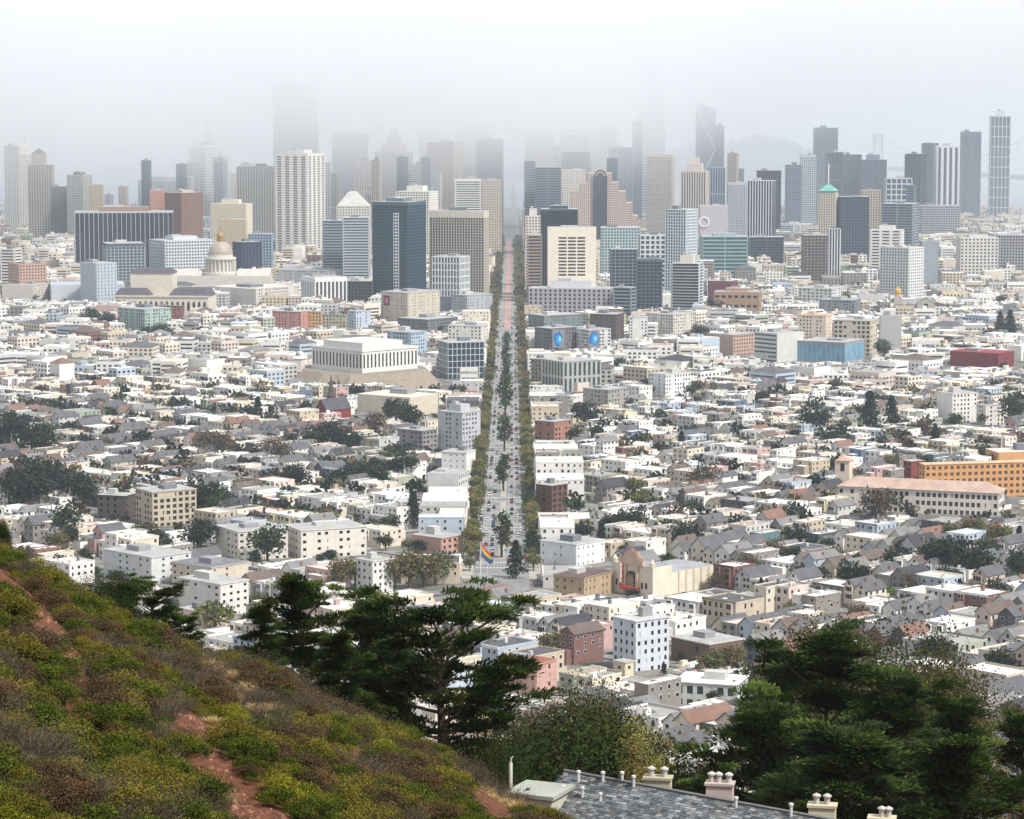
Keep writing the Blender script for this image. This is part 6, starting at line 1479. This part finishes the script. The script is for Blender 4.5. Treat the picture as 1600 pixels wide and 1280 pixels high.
near_tree('tall', 1222, 1000, 215, .8, 'slim cypress top at the left of the huge one', 1.8)
near_tree('tall', 1496, 1076, 190, 1.0, 'narrow cypress with a pointed top right of the mass', 3.3)
near_tree('dense', 1600, 1108, 175, .9, 'dark cypress cut by the right edge', 5.0)
near_tree('clump', 1185, 1100, 190, .9, 'lower cypress boughs at the left of the mass', 4.0)
near_tree('clump', 1500, 1150, 165, 1.1, 'low dark cypress in the bottom right', .9)
near_tree('clump', 1330, 1140, 170, 1.2, 'low cypress at the foot of the huge one', 5.6)
near_tree('gum', 1352, 950, 262, .9, 'olive brown gum tree rising behind the huge cypress', 1.2, nm='gum_tree')
near_tree('gum', 1432, 1005, 255, .8, 'second gum tree lower right of the first', 4.1, nm='gum_tree')
near_tree('pine', 835, 1048, 240, .85, 'brown green pine left of the round leafy tree', .5, nm='pine_tree')
near_tree('gum', 930, 1052, 250, .8, 'brownish tree top behind the round leafy tree', 2.4, nm='gum_tree')
near_tree('bush', 915, 1100, 215, .95, 'round leafy green tree above the grey roof', 1.5, nm='leafy_tree')
near_tree('bush', 815, 1125, 225, .7, 'dark bushy tree at the left of the round leafy one', 3.5, nm='leafy_tree')
near_tree('thin', 1009, 1065, 205, .8, 'thin tree with sparse yellowish leaves', 2.0, nm='thin_tree')
near_tree('bush', 1072, 1182, 190, .55, 'green bush between the two chimneys', 2.2, nm='bush', cat='bush')
near_tree('clump', 1110, 1205, 180, .6, 'small cypress behind the pink chimney', 2.7)

# ------------------------------------------------------------------ the near house with the shingled roof
RA = Vector((*at(884, 1206, 140), 0)); ra_ = Vector((at(884, 1206, 140)[0], 140, at(884, 1206, 140)[1])); zr = ra_.z
Yr = (CAMZ - zr) / -ray(1242, 1272)[1]; rb_ = Vector((ray(1242, 1272)[0] * Yr, Yr, zr)); dirr = (rb_ - ra_).normalized(); Lr = (rb_ - ra_).length * 2.0
ang = math.atan2(dirr.y, dirr.x); fr = Fr(ra_.x, ra_.y, ang)
o = thing('near_house', 'near house with a mottled grey shingled roof and stucco chimneys', 'house', (ra_.x, ra_.y, g(ra_.x, ra_.y) - 1))
zw = zr - 2.6; dep = 5.4
q = MB(); fr.box(q, .4, Lr, -dep + .4, dep - .4, zw - 9, zw - .25, L((206, 198, 180))); 
for a in (.4, Lr): q.face([fr.p(a, -dep + .4, zw - .25), fr.p(a, dep - .4, zw - .25), fr.p(a, 0, zr - .25)], L((206, 198, 180)), P_)
part('wall', q, o)
q = MB()
for s in (-1, 1):
    P4 = [fr.p(-.1, s * dep, zw - .06), fr.p(Lr, s * dep, zw - .06), fr.p(Lr, 0, zr - .06), fr.p(-.1, 0, zr - .06)]; q.hexa(P4, [(x, y, z + .05) for x, y, z in P4], L((70, 72, 74)), R_, bottom=True)
rf = part('roof', q, o)
SHC = [(112, 115, 118), (96, 99, 102), (128, 131, 133), (84, 87, 90), (108, 110, 111), (140, 142, 143)]
sl = math.hypot(dep, zr - zw); rows = int(sl / .17); wdt = .33; many = MB(); cands = []
for row in range(rows):
    f0, f1 = row / rows, (row + 1.15) / rows
    for k in range(int(Lr / wdt)):
        a0 = k * wdt + (.15 if row % 2 else 0) + .12 * math.sin(row * 5.1); a1 = a0 + wdt * rs.uniform(.8, .98)
        if a1 > Lr: continue
        lo, hi_ = (-dep * (1 - f0), zw + (zr - zw) * f0), (-dep * (1 - min(1, f1)), zw + (zr - zw) * min(1, f1)); lift = .022 + .012 * rs.random()
        tq = rs.uniform(.7, 1.3)
        P4 = [fr.p(a0, lo[0], lo[1] + .0), fr.p(a1, lo[0], lo[1]), fr.p(a1, hi_[0], hi_[1]), fr.p(a0, hi_[0], hi_[1])]
        T4 = [(P4[0][0], P4[0][1], P4[0][2] + lift), (P4[1][0], P4[1][1], P4[1][2] + lift), (P4[2][0], P4[2][1], P4[2][2] + .008), (P4[3][0], P4[3][1], P4[3][2] + .008)]
        col = [v * tq for v in L(rs.choice(SHC))]; px, py = project(*T4[0])
        cands.append((py if (0 < px < 1600 and 1200 < py < 1280) else 9e9, P4, T4, col))
cands.sort(key=lambda q: q[0])
for i, (py, P4, T4, col) in enumerate(cands):
    if i < 300:
        q = MB(); q.hexa(P4, T4, col, R_); part('shingle', q, o).parent = rf
    else: many.hexa(P4, T4, col, R_)
part('shingle_field', many, o, 'stuff').parent = rf
q = MB(); tube(q, [fr.p(-.1, 0, zr + .05), fr.p(Lr, 0, zr + .05)], .09, L((120, 122, 124)), R_, 6); part('ridge_cap', q, o)
def chimney(px0, px1, pyt, off, col, pots):
    Yc = 140.0; 
    for _ in range(5):
        u, e = ray((px0 + px1) / 2, pyt); x = u * Yc; a = (x - ra_.x) / dirr.x; Yc = fr.p(a, off, 0)[1]
    ztp = CAMZ + ray((px0 + px1) / 2, pyt)[1] * Yc; w = (px1 - px0) / F_PX * Yc; f2 = Fr(x, Yc, ang + R(28)); w *= .78
    q = MB(); f2.box(q, -w / 2, w / 2, -w * .28, w * .28, zr - 3.0, ztp - .12, col); f2.box(q, -w / 2 - .07, w / 2 + .07, -w * .28 - .07, w * .28 + .07, ztp - .12, ztp, [v * .85 for v in col], P_, bottom=True)
    c = part('chimney', q, o)
    for t in pots:
        pc = f2.p(t * w, 0, 0); q = MB(); lathe(q, pc[0], pc[1], [(.13, ztp), (.13, ztp + .32), (.2, ztp + .33), (.2, ztp + .4), (.02, ztp + .5)], L((190, 186, 180)), M_, 10)
        p_ = part('flue_pot', q, o); p_.parent = c
chimney(1001, 1055, 1213, 1.6, L((190, 182, 156)), (-.25, .25)); chimney(1098, 1152, 1222, 1.7, L((198, 180, 172)), (-.32, -.05, .34)); chimney(1258, 1312, 1256, 1.7, L((212, 202, 172)), (-.22, .18)); chimney(1352, 1404, 1276, 1.7, L((212, 202, 172)), (0, .26))
for px, py, h in ((904, 1222, .45), (942, 1222, .4), (972, 1222, .4), (990, 1230, .45), (910, 1246, .4), (1236, 1276, .5), (1150, 1262, .4), (880, 1240, .3), (938, 1252, .3)):
    best = None
    for k in range(400):                                 # where that pixel meets the near roof slope
        b_ = -dep * k / 400; u, e = ray(px, py); Yq = 140.0
        for _ in range(4): a = (u * Yq - ra_.x + b_ * fr.s) / fr.c; Yq = fr.p(a, b_, 0)[1]
        d = abs(CAMZ + e * Yq - (zr + (zw - zr) * k / 400))
        if best is None or d < best[0]: best = (d, a, b_, k)
    _, a, b_, k = best; c = fr.p(a, b_, zr + (zw - zr) * k / 400)
    q = MB(); lathe(q, c[0], c[1], [(.07, c[2] - .1), (.07, c[2] + h), (.11, c[2] + h), (.11, c[2] + h + .1), (.02, c[2] + h + .14)], L((206, 206, 204)), M_, 8); part('vent_pipe', q, o)
# flat shed roof left of it and the white post
X, zt = at(842, 1240, 137); o = thing('flat_annex', 'low annex with a pale grey green flat roof beside the shingled house', 'annex', (X, 138, g(X, 138)))
fr2 = Fr(at(806, 1216, 138)[0], 138, ang * .6); w2 = at(880, 1216, 138)[0] - at(806, 1216, 138)[0]
q = MB(); fr2.box(q, 0, w2, -1.0, 1.5, zt - 4, zt - .12, L((196, 192, 176))); part('wall', q, o)
q = MB(); fr2.box(q, -.15, w2 + .15, -1.15, 1.65, zt - .12, zt + .06, L((170, 174, 162)), R_, bottom=True); part('roof', q, o)
q = MB(); fr2.box(q, w2 * .3, w2 * .3 + .14, -.4, -.2, zt + .06, zt + .16, L((70, 70, 72)), M_); part('roof_vent', q, o)
X, zt = at(798, 1188, 120); zb = g(X, 120); o = thing('white_post', 'white post with a hooked top at the slope foot', 'post', (X, 120, zb))
q = MB(); tube(q, [(X, 120, zb - .3), (X, 120, zt - .1)], .075, L((222, 220, 214)), M_, 8); part('shaft', q, o)
q = MB(); tube(q, [(X, 120, zt - .12), (X + .02, 120, zt + .08), (X + .1, 120, zt + .16)], .03, L((200, 200, 196)), M_, 6); part('hook', q, o)
# ------------------------------------------------------------------ air
def air(name, x0, x1, y0, y1, z0, z1):
    b = MB(); b.hexa([(x0, y0, z0), (x1, y0, z0), (x1, y1, z0), (x0, y1, z0)], [(x0, y0, z1), (x1, y0, z1), (x1, y1, z1), (x0, y1, z1)], (1, 1, 1), 0, bottom=True)
    m = bpy.data.materials.new(name); m.use_nodes = True; n, l = m.node_tree.nodes, m.node_tree.links
    n.remove(n['Principled BSDF']); v = n.new('ShaderNodeVolumePrincipled')
    l.new(v.outputs[0], n['Material Output'].inputs['Volume'])
    o = b.build(name, None, [m]); o['kind'] = 'stuff'
    return o, v, n, l
HZ, hv, _, _ = air('haze', -8200, 8200, -600, 24000, -12, 352)
hv.inputs['Density'].default_value = 4.6e-5; hv.inputs['Color'].default_value = (0.76, 0.88, 1.0, 1); hv.inputs['Anisotropy'].default_value = 0.1
tag(HZ, 'thin pale haze over the town')
FG, fv, n, l = air('fog_bank', -3600, 3600, 3700, 12000, -11, 680)
tag(FG, 'low bank of sea fog swallowing the tower tops')
fv.inputs['Color'].default_value = (0.955, 0.962, 0.985, 1); fv.inputs['Anisotropy'].default_value = 0.0
geo = n.new('ShaderNodeNewGeometry'); sp = n.new('ShaderNodeSeparateXYZ'); l.new(geo.outputs['Position'], sp.inputs[0])
def mrange(src, a, b_, c, d, sm=True):
    q = n.new('ShaderNodeMapRange'); q.interpolation_type = 'SMOOTHSTEP' if sm else 'LINEAR'
    for i, vv in enumerate((a, b_, c, d)): q.inputs[1 + i].default_value = vv
    l.new(src, q.inputs[0]); return q.outputs[0]
def mth(op, a, b_):
    q = n.new('ShaderNodeMath'); q.operation = op
    for i, vv in enumerate((a, b_)):
        if isinstance(vv, (int, float)): q.inputs[i].default_value = vv
        else: l.new(vv, q.inputs[i])
    return q.outputs[0]
lift = mrange(sp.outputs['X'], 50, 900, 0, 150)       # the fog's underside climbs towards the bridge
zz = mth('SUBTRACT', sp.outputs['Z'], lift)
dens = mth('MULTIPLY', mth('MULTIPLY', mrange(zz, 75, 300, 0, 1), mth('MULTIPLY', mrange(sp.outputs['Y'], 3900, 5600, 0, 1), mrange(sp.outputs['Z'], 320, 660, 1, 0))), 3.3e-3)
no = n.new('ShaderNodeTexNoise'); no.inputs['Scale'].default_value = 0.0022; no.inputs['Detail'].default_value = 3; l.new(geo.outputs['Position'], no.inputs['Vector'])
dens = mth('MULTIPLY', dens, mrange(no.outputs['Fac'], .33, .67, .2, 1.6))
low = mth('MULTIPLY', mth('MULTIPLY', mrange(sp.outputs['Y'], 3900, 6400, 0, 1), mrange(sp.outputs['Z'], 100, 465, 1, 0)), 4.6e-4)
dens = mth('ADD', dens, low)
l.new(dens, fv.inputs['Density'])
print('NOBJ', len(bpy.data.objects))
